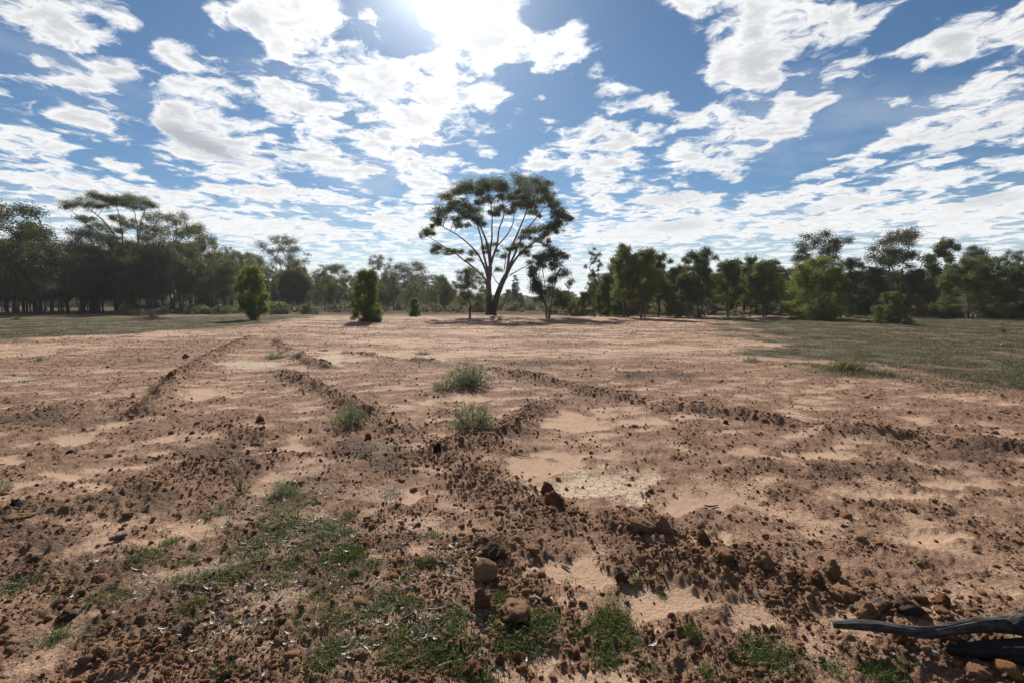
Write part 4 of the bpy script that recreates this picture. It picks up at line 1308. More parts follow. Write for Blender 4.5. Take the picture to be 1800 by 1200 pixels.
G_L, G_R = 'gum trees of the left woodland', 'young trees along the far edge at right'
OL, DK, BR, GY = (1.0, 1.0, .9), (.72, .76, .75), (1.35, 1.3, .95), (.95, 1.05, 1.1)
SINGLE = [
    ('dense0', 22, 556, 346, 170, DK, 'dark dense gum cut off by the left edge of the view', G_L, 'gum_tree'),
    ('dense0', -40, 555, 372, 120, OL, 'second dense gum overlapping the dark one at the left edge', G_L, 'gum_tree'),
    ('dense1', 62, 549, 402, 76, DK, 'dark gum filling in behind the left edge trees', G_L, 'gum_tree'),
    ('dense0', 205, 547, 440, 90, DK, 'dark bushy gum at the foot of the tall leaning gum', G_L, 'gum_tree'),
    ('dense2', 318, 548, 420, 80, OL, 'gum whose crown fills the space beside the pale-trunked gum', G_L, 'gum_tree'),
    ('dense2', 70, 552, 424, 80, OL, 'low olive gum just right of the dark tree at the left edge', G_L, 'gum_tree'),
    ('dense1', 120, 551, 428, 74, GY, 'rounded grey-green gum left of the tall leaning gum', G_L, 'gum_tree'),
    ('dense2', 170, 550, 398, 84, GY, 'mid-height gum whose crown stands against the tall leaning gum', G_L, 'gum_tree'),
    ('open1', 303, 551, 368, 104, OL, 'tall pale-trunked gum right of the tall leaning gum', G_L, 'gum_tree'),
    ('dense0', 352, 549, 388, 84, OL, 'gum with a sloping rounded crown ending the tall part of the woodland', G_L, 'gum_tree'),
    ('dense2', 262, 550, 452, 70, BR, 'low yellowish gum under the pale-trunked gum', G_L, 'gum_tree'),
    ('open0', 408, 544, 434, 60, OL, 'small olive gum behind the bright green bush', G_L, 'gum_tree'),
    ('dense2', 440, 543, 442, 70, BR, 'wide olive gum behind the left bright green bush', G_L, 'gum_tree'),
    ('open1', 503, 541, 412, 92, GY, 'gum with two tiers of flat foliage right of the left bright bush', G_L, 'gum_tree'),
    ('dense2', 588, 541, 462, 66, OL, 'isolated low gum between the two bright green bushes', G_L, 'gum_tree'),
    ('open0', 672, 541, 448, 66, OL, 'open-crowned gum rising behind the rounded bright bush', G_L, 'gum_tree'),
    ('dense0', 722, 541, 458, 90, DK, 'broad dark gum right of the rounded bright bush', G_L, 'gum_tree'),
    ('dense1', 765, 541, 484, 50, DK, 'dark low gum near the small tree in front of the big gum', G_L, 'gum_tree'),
    ('dense1', 826, 559, 468, 56, BR, 'slender small gum with one thin trunk standing left of the big gum', None, 'gum_tree'),
    ('spire', 906, 546, 482, 34, GY, 'pointed cypress-like tree seen behind the fork of the big gum', None, 'cypress_tree'),
    ('dark0', 963, 559, 430, 92, DK, 'dark many-lobed gum standing right against the big spreading gum', None, 'gum_tree'),
    ('dense1', 1042, 549, 505, 32, DK, 'low dark shrubby tree behind the thin sapling', G_R, 'small_tree'),
    ('bush1', 992, 553, 511, 40, DK, 'dark rounded bush at the foot of the dark many-lobed gum', G_R, 'bush'),
    ('bush1', 1026, 555, 512, 34, DK, 'dark bush left of the thin tall sapling', G_R, 'bush'),
    ('sapling', 1044, 559, 434, 30, GY, 'thin tall sapling with a bare stem and sparse top', G_R, 'sapling'),
    ('bush1', 1066, 556, 480, 44, DK, 'upright dark bush right of the thin tall sapling', G_R, 'bush'),
    ('young0', 1100, 559, 424, 62, BR, 'tallest young gum of the tight clump near the middle', G_R, 'young_gum'),
    ('young1', 1130, 560, 436, 62, BR, 'front young gum of the tight clump, olive green', G_R, 'young_gum'),
    ('young2', 1157, 557, 442, 52, OL, 'right young gum of the tight clump on a bare thin trunk', G_R, 'young_gum'),
    ('bush1', 1196, 558, 466, 54, GY, 'loose sparse young tree between the clump and the domed tree', G_R, 'young_gum'),
    ('young0', 1230, 559, 431, 66, GY, 'domed young gum on several thin trunks', G_R, 'young_gum'),
    ('young1', 1280, 558, 455, 56, OL, 'olive young gum just right of the domed one', G_R, 'young_gum'),
    ('young2', 1318, 557, 447, 38, GY, 'narrow young gum poking up between two rounder ones', G_R, 'young_gum'),
    ('young1', 1344, 558, 456, 58, BR, 'rounded young gum left of the widest bush', G_R, 'young_gum'),
    ('bush0', 1430, 562, 450, 132, BR, 'widest pale green bush, foliage down to the ground', G_R, 'bush'),
    ('tall0', 1434, 553, 406, 100, DK, 'tall dark gum rising behind the widest bush', G_R, 'gum_tree'),
    ('tall1', 1497, 554, 449, 50, DK, 'dark tree filling the gap right of the widest bush', G_R, 'gum_tree'),
    ('tall1', 1572, 554, 398, 98, DK, 'tallest dark gum on the right with a three-lobed top', G_R, 'gum_tree'),
    ('bush1', 1606, 555, 474, 60, OL, 'olive bush in front of the tallest dark gum', G_R, 'bush'),
    ('bush1', 1536, 556, 470, 60, DK, 'dark bush left of the tallest dark gum', G_R, 'bush'),
    ('bush1', 1564, 570, 512, 54, OL, 'small bush standing forward alone on the right hand grass', None, 'bush'),
    ('young2', 1655, 554, 418, 60, DK, 'sparse dark gum between the tallest gum and the big round bush', G_R, 'young_gum'),
    ('tall0', 1706, 553, 430, 52, DK, 'dark treetop behind the big round bush', G_R, 'gum_tree'),
    ('bush1', 1640, 556, 486, 60, BR, 'yellowish low bush left of the big round bush', G_R, 'bush'),
    ('bush0', 1706, 560, 450, 112, OL, 'big round green bush near the right edge', G_R, 'bush'),
    ('tall0', 1772, 554, 438, 50, DK, 'dark treetop at the right edge', G_R, 'gum_tree'),
    ('bush0', 1786, 560, 464, 84, DK, 'dark green bush cut off by the right edge', G_R, 'bush'),
    ('tall1', 1835, 556, 440, 80, DK, 'dark tree half outside the right edge', G_R, 'gum_tree'),
    ('bush1', 1478, 558, 488, 44, OL, 'olive bush tucked against the right flank of the widest bush', G_R, 'bush'),
    ('bright1', 446, 563, 467, 42, (1.0, .97, .95), 'tall bright green bush leaning outward at its top', None, 'bush'),
    ('bright0', 648, 567, 474, 60, (.92, .9, .95), 'rounded bright green bush standing alone left of the small tree', None, 'bush'),
    ('bright0', 364, 548, 500, 30, (.9, 1.0, 1.5), 'pale grey-green bush left of the tall bright bush', None, 'bush'),
    ('bright1', 312, 546, 519, 14, (1.1, 1.05, .9), 'tiny yellowish sapling bush before the woodland', None, 'bush'),
    ('bright0', 728, 557, 524, 24, (.95, 1, 1.1), 'low bright bush between the rounded bush and the small tree', None, 'bush'),
]
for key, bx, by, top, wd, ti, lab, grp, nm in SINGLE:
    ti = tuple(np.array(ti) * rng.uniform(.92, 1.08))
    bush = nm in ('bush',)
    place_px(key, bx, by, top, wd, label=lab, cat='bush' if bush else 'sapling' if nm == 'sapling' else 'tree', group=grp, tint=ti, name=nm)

# the woodland behind: many trunks, from the left edge to the middle
n_w = 0
for i in range(175):
    px = rng.uniform(-90, 800)
    ymin = np.interp(px, [-90, 0, 380, 500, 800], [62, 66, 76, 92, 100])
    y = ymin + rng.gamma(1.6, 16)
    x = (px - 900) / FPX * y * 1.0
    topy = np.interp(px, [-90, 0, 100, 250, 380, 480, 600, 800], [405, 418, 436, 426, 446, 468, 482, 492]) + rng.normal(0, 10)
    H = min(max(at_depth(px, topy, min(y, 95))[2] * rng.uniform(.82, 1.05), 5), 13)
    key = ('dense0', 'dense1', 'dense2', 'open1', 'open0')[rng.integers(5)]
    sh = rng.uniform(.75, 1.15)
    zone = 'left of the tall leaning gum' if px < 190 else 'behind the tall bright bush' if px < 520 else 'behind the rounded bright bush'
    look = {'dense0': 'round-crowned two-stemmed', 'dense1': 'upright single-trunked', 'dense2': 'flat-topped many-stemmed', 'open1': 'open three-stemmed', 'open0': 'open two-stemmed'}[key]
    look = ('tall ' if H > 10 else 'low ' if H < 7.5 else '') + ('dark ' if sh < .88 else 'pale ' if sh > 1.04 else '') + look
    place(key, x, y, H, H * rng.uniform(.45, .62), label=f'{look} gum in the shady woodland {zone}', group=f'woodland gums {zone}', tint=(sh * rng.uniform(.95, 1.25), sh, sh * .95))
# scattered trees behind the right hand row and beyond the big gum
for i in range(110):
    px = rng.uniform(830, 1900) if i < 44 else rng.uniform(1040, 1500) if i < 80 else rng.uniform(1060, 1900)
    y = rng.uniform(68, 115) if px > 1330 else rng.uniform(125, 230) if i < 44 else rng.uniform(80, 130)
    x = (px - 900) / FPX * y
    H = rng.uniform(4.5, 7.5) if px > 1330 else rng.uniform(4, 8)
    key = ('dense0', 'dense1', 'dense2', 'tall0', 'bush1')[rng.integers(5)]
    sh = rng.uniform(.8, 1.15)
    zone = 'behind the row of bushes at right' if px > 1330 else 'far beyond the young gums'
    place(key, x, y, H, H * rng.uniform(.5, .75), label=f'distant gum {zone}', group=f'distant gums {zone}', tint=(sh, sh, sh))
# second row of young gums closing the gaps at right
for i in range(18):
    px = 1056 + i * 18.2 + rng.normal(0, 5)
    y = rng.uniform(62, 80)
    x = (px - 900) / FPX * y
    topy = np.interp(px, [1050, 1075, 1180, 1200, 1260, 1380], [495, 445, 455, 482, 452, 462]) + rng.uniform(0, 26)
    H = at_depth(px, topy, y)[2]
    sh = rng.uniform(.85, 1.15)
    key = ('young0', 'young1', 'young2', 'bush1')[rng.integers(4)]
    zone = 'behind the tight clump' if px < 1185 else 'behind the domed young gum' if px < 1290 else 'behind the rounded young gum'
    look = {'young0': 'two-stemmed', 'young1': 'three-stemmed', 'young2': 'single-stemmed', 'bush1': 'bushy'}[key]
    place(key, x, y, H, H * rng.uniform(.55, .75), label=f"{'olive' if sh > 1 else 'dark'} {look} young gum in the second row {zone}", group='second row of young gums', tint=(sh * 1.05, sh, sh * .95), name='young_gum')
# low brown scrub between the clearing and the woodland
for i in range(230):
    px = rng.uniform(215, 1010) if i < 150 else rng.uniform(1010, 1860)
    y = rng.uniform(60, 100) if i < 150 else rng.uniform(58, 110)
    if 560 < px < 960 and i < 150:
        y = rng.uniform(78, 125)
    x = (px - 900) / FPX * y
    sh = rng.uniform(.7, 1.2); gn = rng.uniform(0, 1)
    zone = 'under the left woodland' if px < 560 else 'beyond the big gum' if px < 1010 else 'below the right hand trees'
    place('scrub0' if rng.random() < .5 else 'scrub1', x, y, rng.uniform(.7, 2.0), rng.uniform(1.6, 3.8), label=f'low brownish scrub bush {zone}', cat='shrub', group=f'scrub {zone}',
          tint=(sh, sh * (1 + .25 * gn), sh), name='scrub_bush', parts=('stems', 'foliage'))

# far wood closing the horizon
N = 1500
aa = rng.uniform(-R(62), R(62), N); rr = rng.uniform(210, 520, N)
src = [PROTO[k][1] for k in ('dense0', 'dense1', 'dense2')]
sc_ = rng.uniform(.45, .85, N)
scatter('far_woods', np.stack([rr * np.sin(aa), rr * np.cos(aa), rng.uniform(-2.4, -1.4, N)], 1), np.stack([0 * aa, 0 * aa, rng.uniform(0, 6.28, N)], 1), np.stack([sc_ * 1.4, sc_ * 1.4, sc_], 1),
        rng.integers(0, 3, N), src, 'distant dark wood along the horizon', 'woods')


# ------------------------------------------------------------------ traced gums: limbs and foliage pads drawn in the plane of the tree
def traced_gum(name, label, base, limbs, pads, to_px, seed, tip, expo, leafn, padd, L=.21, Wd=.056, depth_r=.8, rx_max=None, tint=(1, 1, 1), flat=.62, bark=None, twig_sub=6):
    """limbs: name, points, depth offset at the tip, start radius, end radius; every limb and every pad is a part"""
    r = np.random.default_rng(seed)
    bx, by = gp(*base)
    Y0 = by
    e = empty(name, (bx, by, hz(bx, by) - .05))
    o0 = np.array([bx, by, hz(bx, by) - .05])
    tag(e, label, 'tree')
    nodes, ndep = [], []
    for part, pts, dep, r0, r1 in limbs:
        px = np.array([to_px(*p) for p in pts])
        m = len(px)
        tt = np.concatenate([[0], np.cumsum(np.linalg.norm(np.diff(px, axis=0), axis=1))]); tt /= tt[-1]
        q = np.linspace(0, 1, m * 3)
        qx, qy = np.interp(q, tt, px[:, 0]), np.interp(q, tt, px[:, 1])
        ker = np.array([.25, .5, .25])
        for _ in range(2):
            qx[1:-1] = np.convolve(qx, ker, 'valid'); qy[1:-1] = np.convolve(qy, ker, 'valid')
        kx = r.uniform(0, 50)
        wob = np.sin(q * np.pi) * (1 if part == 'limb' else .4)
        qx = qx + 2.6 * wob * perlin(q * 5 + kx, q * 0 + kx, 7); qy = qy + 1.5 * wob * perlin(q * 5 + kx + 9, q * 0 + kx, 8)
        d0, d1 = dep if isinstance(dep, tuple) else (0, dep)
        P_ = np.array([at_depth(a, b, Y0 + d0 + (d1 - d0) * t ** 1.2) for a, b, t in zip(qx, qy, q)])
        rad = r0 + (r1 - r0) * q ** .8
        a_ = Acc()
        if part == 'trunk':
            rad[0] *= 1.35; rad[1] *= 1.12
        a_.tube(P_ - o0, rad, 10 if r0 > .15 else 7)
        link(part, a_.mesh(part, bark or M_BARK), e)
        nodes.append(P_)
        ndep.append(np.where(q > .3, 1.0, 0.0))
    NP = np.concatenate(nodes); ok = np.concatenate(ndep) > 0
    NPx = np.stack([(NP[:, 0]) / NP[:, 1], (NP[:, 2] - CAM_H) / NP[:, 1]], 1)
    branches = Acc()
    more = [(cx + r.normal() * rx * .75, cy + abs(r.normal()) * ry * .6, rx * .62, ry * .7) for cx, cy, rx, ry in pads if rx > 44]
    for cx, cy, rx, ry in [(a, b, c * 1.16, d * 1.2) for a, b, c, d in pads] + more:
        px, py = to_px(cx, cy)
        q0 = at_depth(px, py, Y0)
        ps = np.array([q0[0] / q0[1], (q0[2] - CAM_H) / q0[1]])
        dd = NPx - ps
        cost = np.hypot(dd[:, 0], dd[:, 1]) + 2.0 * np.maximum(0, dd[:, 1] + .004) + (~ok) * .3
        k = int(np.argmin(cost))
        yk = NP[k][1]
        dep = yk + r.normal() * depth_r
        c = at_depth(px, py, dep)
        # keep to the drawn silhouette
        pr = to_px(cx + rx, cy)[0] - px
        pr = pr / FPX * dep
        ph = (to_px(cx, cy + ry)[1] - py) / FPX * dep
        D = np.linalg.norm(c - NP[k])
        mid = NP[k] + (c - NP[k]) * .5 + np.array([0, 0, D * .10])
        pts = np.concatenate([[NP[k]], bez(NP[k], mid, c, 5)])
        branches.tube(pts - o0, np.linspace(.028 + .012 * D, .014, len(pts)), 4)
        cr = Acc()
        n_ = int(leafn * (pr * max(ph, .4 * pr)) * padd)
        subs = pad_leaves(cr, r, c - o0, pr, min(1.0, ph / pr * 1.05), max(n_, 60), L, Wd, 1.15, nsub=max(5, int(9 * pr)), subr=.36, tint_j=.2)
        for sb in subs[:twig_sub + 2]:
            branches.tube(bez(c - o0 - (c - NP[k]) * .15, (c - o0 + sb) / 2, sb, 3), [.016, .011, .006], 3)
        f = link('foliage_clump', cr.mesh('foliage_clump', M_LEAF_GUM), e)
        f.color = (*tint, 1)
    link('branches', branches.mesh('branches', bark or M_BARK), e)
    return e


zx = lambda x, y: (720 + x / 4.1375, 290 + y / 4.1375)
LIMBS = [
    ('trunk', [(582, 1092), (578, 1000), (574, 930), (572, 860), (580, 790), (586, 740)], 0, .44, .27),
    ('trunk', [(600, 1092), (628, 985), (652, 910), (676, 850), (704, 800)], .5, .44, .30),
    ('limb', [(572, 870), (530, 805), (455, 742), (392, 684), (305, 622), (215, 576), (150, 530), (110, 500)], -2.5, .15, .03),
    ('limb', [(574, 850), (548, 740), (490, 640), (420, 565), (330, 500), (250, 455), (190, 420)], (0, -3.0), .17, .035),
    ('limb', [(578, 800), (540, 670), (524, 560), (505, 450), (455, 350), (400, 260), (330, 210)], (0, 2.2), .16, .03),
    ('limb', [(586, 745), (577, 640), (562, 560), (530, 480), (486, 390), (440, 290), (400, 190)], (0, -1.0), .18, .035),
    ('limb', [(586, 745), (616, 650), (640, 545), (655, 460), (690, 370), (680, 270), (650, 160)], (0, 1.5), .17, .03),
    ('limb', [(586, 745), (592, 610), (597, 500), (608, 400), (600, 300), (560, 170)], (0, -2.2), .16, .03),
    ('limb', [(638, 590), (700, 525), (752, 440), (768, 360), (800, 250), (800, 130)], (.8, 3.2), .09, .03),
    ('limb', [(700, 805), (722, 690), (742, 575), (790, 480), (826, 400), (850, 320), (880, 180)], (.5, -1.5), .20, .035),
    ('limb', [(700, 805), (745, 695), (785, 600), (834, 500), (884, 420), (950, 360), (1000, 260)], (.5, 2.4), .19, .035),
    ('limb', [(706, 800), (765, 690), (832, 620), (905, 560), (985, 500), (1060, 440), (1150, 390)], (.5, -2.4), .17, .035),
    ('limb', [(726, 805), (788, 770), (850, 738), (905, 700)], (.5, -1.5), .08, .03),
    ('limb', [(655, 872), (622, 842), (606, 806), (560, 770)], (.3, -1.8), .07, .02),
    ('limb', [(545, 720), (500, 690), (440, 660)], (0, 1.5), .06, .02),
    ('limb', [(690, 760), (700, 690), (690, 620), (660, 560)], (.5, 2.0), .07, .02),
]
PADS = [(430, 160, 95, 42), (350, 190, 75, 42), (540, 135, 75, 40), (640, 135, 85, 48), (590, 160, 60, 36), (700, 165, 50, 34), (800, 105, 72, 34), (900, 130, 90, 46), (830, 180, 75, 40), (960, 180, 72, 48), (1010, 235, 56, 42),
        (270, 240, 62, 40), (310, 275, 50, 30), (235, 350, 68, 48), (300, 320, 62, 40), (390, 300, 66, 40), (450, 335, 70, 42), (200, 420, 48, 40), (130, 485, 60, 36), (110, 510, 36, 26), (360, 440, 52, 34), (500, 395, 62, 40),
        (540, 430, 40, 26), (420, 370, 54, 34), (510, 270, 52, 34), (590, 260, 60, 40), (660, 320, 54, 34), (620, 350, 50, 28), (740, 235, 62, 40), (730, 335, 52, 34), (800, 280, 62, 40), (880, 300, 72, 44), (905, 345, 54, 32),
        (860, 240, 62, 40), (940, 260, 62, 40), (1040, 290, 52, 40), (1060, 345, 62, 40), (1110, 370, 62, 38), (1160, 385, 42, 30), (1090, 430, 60, 42), (1030, 440, 62, 40), (960, 460, 62, 38), (1000, 505, 52, 28),
        (880, 480, 62, 34), (850, 530, 48, 28), (940, 545, 50, 28), (1010, 560, 36, 24), (200, 600, 54, 32), (180, 635, 38, 20), (265, 625, 44, 24), (335, 620, 48, 25), (385, 632, 34, 20), (460, 650, 42, 28), (430, 692, 34, 20),
        (560, 605, 46, 28), (610, 580, 34, 20), (670, 660, 42, 28), (645, 750, 36, 22), (730, 610, 48, 30), (800, 590, 54, 36), (850, 632, 46, 36), (480, 200, 60, 36), (690, 220, 54, 36), (160, 440, 30, 24), (330, 390, 40, 26), (1075, 480, 40, 24)]
traced_gum('big_gum_tree', 'largest gum tree with two forked trunks and a wide umbrella crown in the middle', (864, 556), LIMBS, PADS, zx, 77, .01, .45, 1500, 1.0, tint=(1.0, .98, .85))

zl = lambda x, y: (x / 4.8, 320 + y / 4.8)
LIMBS2 = [
    ('trunk', [(1085, 1100), (1085, 950), (1065, 800), (1035, 680), (1020, 600)], 0, .40, .27),
    ('trunk', [(1120, 1100), (1125, 900), (1128, 740), (1150, 620), (1168, 540)], .8, .30, .20),
    ('limb', [(1020, 620), (1000, 520), (950, 420), (880, 340), (800, 260), (700, 190), (600, 170)], (0, -2.5), .17, .03),
    ('limb', [(1010, 600), (920, 500), (820, 420), (740, 360), (650, 290), (580, 220), (530, 200)], (0, 2.0), .15, .03),
    ('limb', [(1020, 600), (1040, 480), (1020, 360), (1000, 240), (960, 150)], (0, -1.0), .15, .03),
    ('limb', [(1160, 560), (1165, 440), (1150, 320), (1110, 200), (1060, 130)], (.8, 2), .13, .03),
    ('limb', [(1165, 540), (1180, 400), (1200, 300), (1240, 200), (1290, 170)], (.8, -1.5), .12, .03),
    ('limb', [(1030, 690), (960, 600), (880, 540), (820, 500)], (0, -1.8), .10, .03),
    ('limb', [(1128, 760), (1180, 680), (1240, 580), (1270, 480)], (.8, -1.8), .10, .03),
]
PADS2 = [(550, 200, 62, 40), (600, 190, 50, 34), (700, 160, 66, 38), (790, 110, 66, 40), (850, 140, 66, 40), (760, 200, 76, 40), (850, 205, 60, 34), (920, 140, 66, 38), (960, 190, 60, 36), (1010, 150, 80, 40), (1090, 130, 80, 38), (1060, 190, 70, 36),
         (1160, 150, 76, 42), (1230, 170, 66, 40), (1290, 200, 46, 34), (1180, 220, 60, 32), (690, 300, 62, 34), (740, 320, 54, 32), (840, 360, 62, 34), (900, 390, 56, 32), (780, 380, 50, 30), (960, 300, 52, 32), (1030, 330, 58, 40), (1080, 380, 62, 40), (1010, 410, 56, 36),
         (1190, 400, 62, 40), (1240, 480, 66, 42), (1150, 330, 46, 30), (1250, 300, 52, 40), (910, 480, 62, 40), (960, 530, 54, 34), (850, 450, 60, 40), (1100, 550, 56, 34), (1190, 550, 56, 34), (1260, 380, 44, 34), (1000, 470, 46, 30)]
traced_gum('leaning_gum_tree', 'tall leaning gum of the left woodland with its crown swept out over a gap', (228, 550), LIMBS2, PADS2, zl, 78, .01, .45, 1250, .8, tint=(.9, .95, .9))


# ------------------------------------------------------------------ grey saltbushes on the bare ground
def saltbush(seed, n=60, H=.5, Rr=.5, per=75, L=.026, Wd=.013, open_=1.0):
    r = np.random.default_rng(seed)
    st, lf = Acc(), Acc()
    for k in range(n):
        az = r.uniform(0, 6.28); rr_ = Rr * math.sqrt(r.random()) * open_
        tip = np.array([math.cos(az) * rr_, math.sin(az) * rr_, H * math.sqrt(max(.06, 1 - (rr_ / Rr) ** 2)) * r.uniform(.6, 1.08)])
        b0 = np.array([math.cos(az), math.sin(az), 0]) * rr_ * .12
        mid = b0 * .6 + tip * .45 + np.array([math.cos(az) * rr_ * .18, math.sin(az) * rr_ * .18, -.02])
        P_ = np.concatenate([[b0], bez(b0, mid, tip, 7)])
        st.tube(P_, np.linspace(.004, .0012, len(P_)), 3)
        for _ in range(5):
            i = r.integers(3, len(P_)); q = P_[i] + unit(r.normal(size=3) + [0, 0, .5]) * r.uniform(.04, .13) * Rr * 2
            st.tube([P_[i], (P_[i] + q) / 2 + r.normal(size=3) * .004, q], [.0018, .0014, .0008], 3)
            m = int(per / 6)
            t = r.random(m)[:, None] ** .7
            C = P_[i] * (1 - t) + q * t + r.normal(size=(m, 3)) * .008
            lf.leaves(C, unit(r.normal(size=(m, 3)) + unit(q - P_[i]) * .8), L * r.uniform(.5, 1.2, m), Wd * r.uniform(.7, 1.2, m), np.clip(r.normal(.45, .25, m), 0, 1), r=r)
        m = int(per / 5)
        t = r.uniform(.35, 1, m)
        C = np.stack([np.interp(t, np.linspace(0, 1, len(P_)), P_[:, j]) for j in range(3)], 1) + r.normal(size=(m, 3)) * .007
        lf.leaves(C, unit(r.normal(size=(m, 3)) + np.array([0, 0, .4])), L * r.uniform(.5, 1.2, m), Wd, np.clip(r.normal(.45, .25, m), 0, 1), r=r)
    return st.mesh('stems', M_TWIG), lf.mesh('foliage', M_LEAF_GREY)


def herb(name, cat, label, st, lf, px, py, wpx, hpx, r0, h0, group=None, tint=(1, 1, 1), rz=0.0):
    x, y = gp(px, py)
    e = empty(name, (x, y, hz(x, y) - .01), rz)
    k = y / FPX
    e.scale = (wpx * k / (2 * r0), wpx * k / (2 * r0), hpx * k / h0)
    link('stems', st, e)
    f = link('foliage', lf, e); f.color = (*tint, 1)
    return tag(e, label, cat, group)


S0 = saltbush(401, 95, .5, .55, 95)
S1 = saltbush(402, 70, .5, .5, 80)
S2 = saltbush(403, 70, .5, .5, 60, open_=1.1)
GS = 'grey saltbushes on the bare ground'
herb('saltbush', 'bush', 'largest grey-green saltbush, furthest of the three on the bare ground', *S0, 822, 680, 92, 44, .55, .5, GS)
herb('saltbush', 'bush', 'small straggling grey saltbush against the left side of the largest one', *S2, 782, 686, 46, 26, .5, .5, GS, (1.05, 1.05, 1), 1.0)
herb('saltbush', 'bush', 'grey saltbush nearest to the cracked clay, right of the dug furrow', *S1, 832, 754, 92, 54, .5, .5, GS, rz=2.0)
herb('saltbush', 'bush', 'round grey saltbush on the left clod ridge', *S1, 616, 748, 68, 48, .5, .5, GS, (1.0, 1.05, .95), 4.0)
herb('saltbush', 'bush', 'low grey tussock between the two far wheel ridges', *S2, 484, 630, 42, 16, .5, .5, GS, (1.15, 1.1, .9), 3.0)
herb('saltbush', 'bush', 'flat faint grey tuft near the white clay streak', *S2, 742, 622, 26, 9, .5, .5, GS, (1, 1.05, .9), 5.0)
herb('saltbush', 'bush', 'thin grey sprig bush above the green patch in the foreground', *S2, 500, 868, 46, 30, .5, .5, GS, (.95, 1, .95), 0.4)
herb('saltbush', 'bush', 'grey saltbush cut off by the left edge', *S2, -4, 866, 40, 42, .5, .5, GS, (1, 1.05, 1), 1.7)
herb('saltbush', 'bush', 'small grey-green tuft at the tip of the right hand grass', *S2, 1320, 637, 30, 14, .5, .5, GS, (.9, 1, .8), 2.2)
herb('saltbush', 'bush', 'small grey weed left of the wheel ridge on the flat ground', *S2, 70, 634, 10, 12, .5, .5, GS, (.8, .9, .7), 2.9)


# dry tussocks
def tussock(name, label, px, py, wpx, hpx, seed, mat, n=420, lean=.9, tint=(1, 1, 1), cat='tussock'):
    x, y = gp(px, py)
    k = y / FPX
    o = link(name, blades(n, hpx * k * 1.15, wpx * k * .42, .012, lean, mat, name, seed, 3))
    o.location = (x, y, hz(x, y) - .01); o.color = (*tint, 1)
    return tag(o, label, cat)


tussock('dry_tussock', 'long brown dry tussock at the torn edge of the right hand grass', 1490, 652, 64, 24, 91, M_DRYG, 700, 1.2)
tussock('dry_tussock', 'flattened dark end of dry grass right of the long brown tussock', 1545, 659, 60, 12, 92, M_DRYG, 500, 1.6, (.7, .75, .7))
tussock('dry_tussock', 'upright brown tussock on the right hand grass near the edge', 1762, 584, 11, 12, 93, M_DRYG, 200, .5, (.8, .85, .7))
tussock('dry_tussock', 'tiny low tussock below the upright brown one', 1771, 599, 14, 6, 94, M_DRYG, 140, .9, (.8, .9, .7))
tussock('dry_tussock', 'small dark tussock before the woodland at far left', 30, 562, 12, 10, 95, M_DRYG, 200, .8, (.6, .65, .5))
tussock('grass_clump', 'flat green clump on the pale patch far left', 42, 669, 68, 4, 96, M_GRASS, 420, .9, (1.1, 1.2, 1), 'grass clump')
tussock('grass_clump', 'small green clump on the pale clay behind the far ridge', 569, 617, 18, 3.5, 97, M_GRASS, 160, .8, (1.1, 1.2, 1), 'grass clump')
tussock('grass_clump', 'green clump beside the dark flat clod on pale clay', 560, 634, 19, 4.5, 98, M_GRASS, 160, .8, (1.1, 1.2, 1), 'grass clump')
tussock('grass_clump', 'thin green strip far away in front of the big gum', 985, 606, 46, 3, 99, M_GRASS, 260, .9, (1.1, 1.1, 1), 'grass clump')

# heap of dead brush on the left grass
x, y = gp(266, 564)
br = Acc(); r = np.random.default_rng(99)
for k in range(420):
    a = r.uniform(0, 6.28); rr_ = abs(r.normal()) * .62
    p = np.array([math.cos(a) * rr_ * 1.5, math.sin(a) * rr_, 1.05 * math.exp(-(rr_ / .75) ** 2) * r.uniform(.15, 1)])
    d = unit(np.array([r.normal(), r.normal(), r.normal() * .45 + .1])) * r.uniform(.25, .6)
    br.tube([p - d * .5, p + r.normal(size=3) * .03, p + d * .5], [.012, .012, .005], 3)
o = link('brush_pile', br.mesh('brush_pile', M_TWIG)); o.location = (x, y, hz(x, y))
tag(o, 'brown heap of dead brushwood on the left grass', 'brush pile')

# bare twig seedling with a green foot
x, y = gp(424, 866)
e = empty('dead_seedling', (x, y, hz(x, y)))
tag(e, 'bare twiggy dead seedling sprouting from a green foot left of the green patch', 'plant')
st = Acc(); r = np.random.default_rng(5)
for k in range(7):
    t = np.array([r.normal() * .07, r.normal() * .05, r.uniform(.12, .2)])
    st.tube(np.concatenate([[[0, 0, 0]], bez(np.zeros(3), t * .5 + [0, 0, .03], t, 5)]), np.linspace(.0035, .0014, 6), 5)
    st.tube([t * .6, t * .8 + [r.normal() * .02, 0, .02], t * .8 + [r.normal() * .05, 0, .06]], [.002, .0016, .001], 4)
link('stem', st.mesh('stem', M_TWIG), e)
lf = Acc()
C = r.normal(size=(60, 3)) * np.array([.035, .03, .012]) + [0, 0, .015]
lf.leaves(C, unit(r.normal(size=(60, 3)) + [0, 0, .6]), .03, .012, r.random(60), r=r)
link('leaves', lf.mesh('leaves', M_GRASS), e)


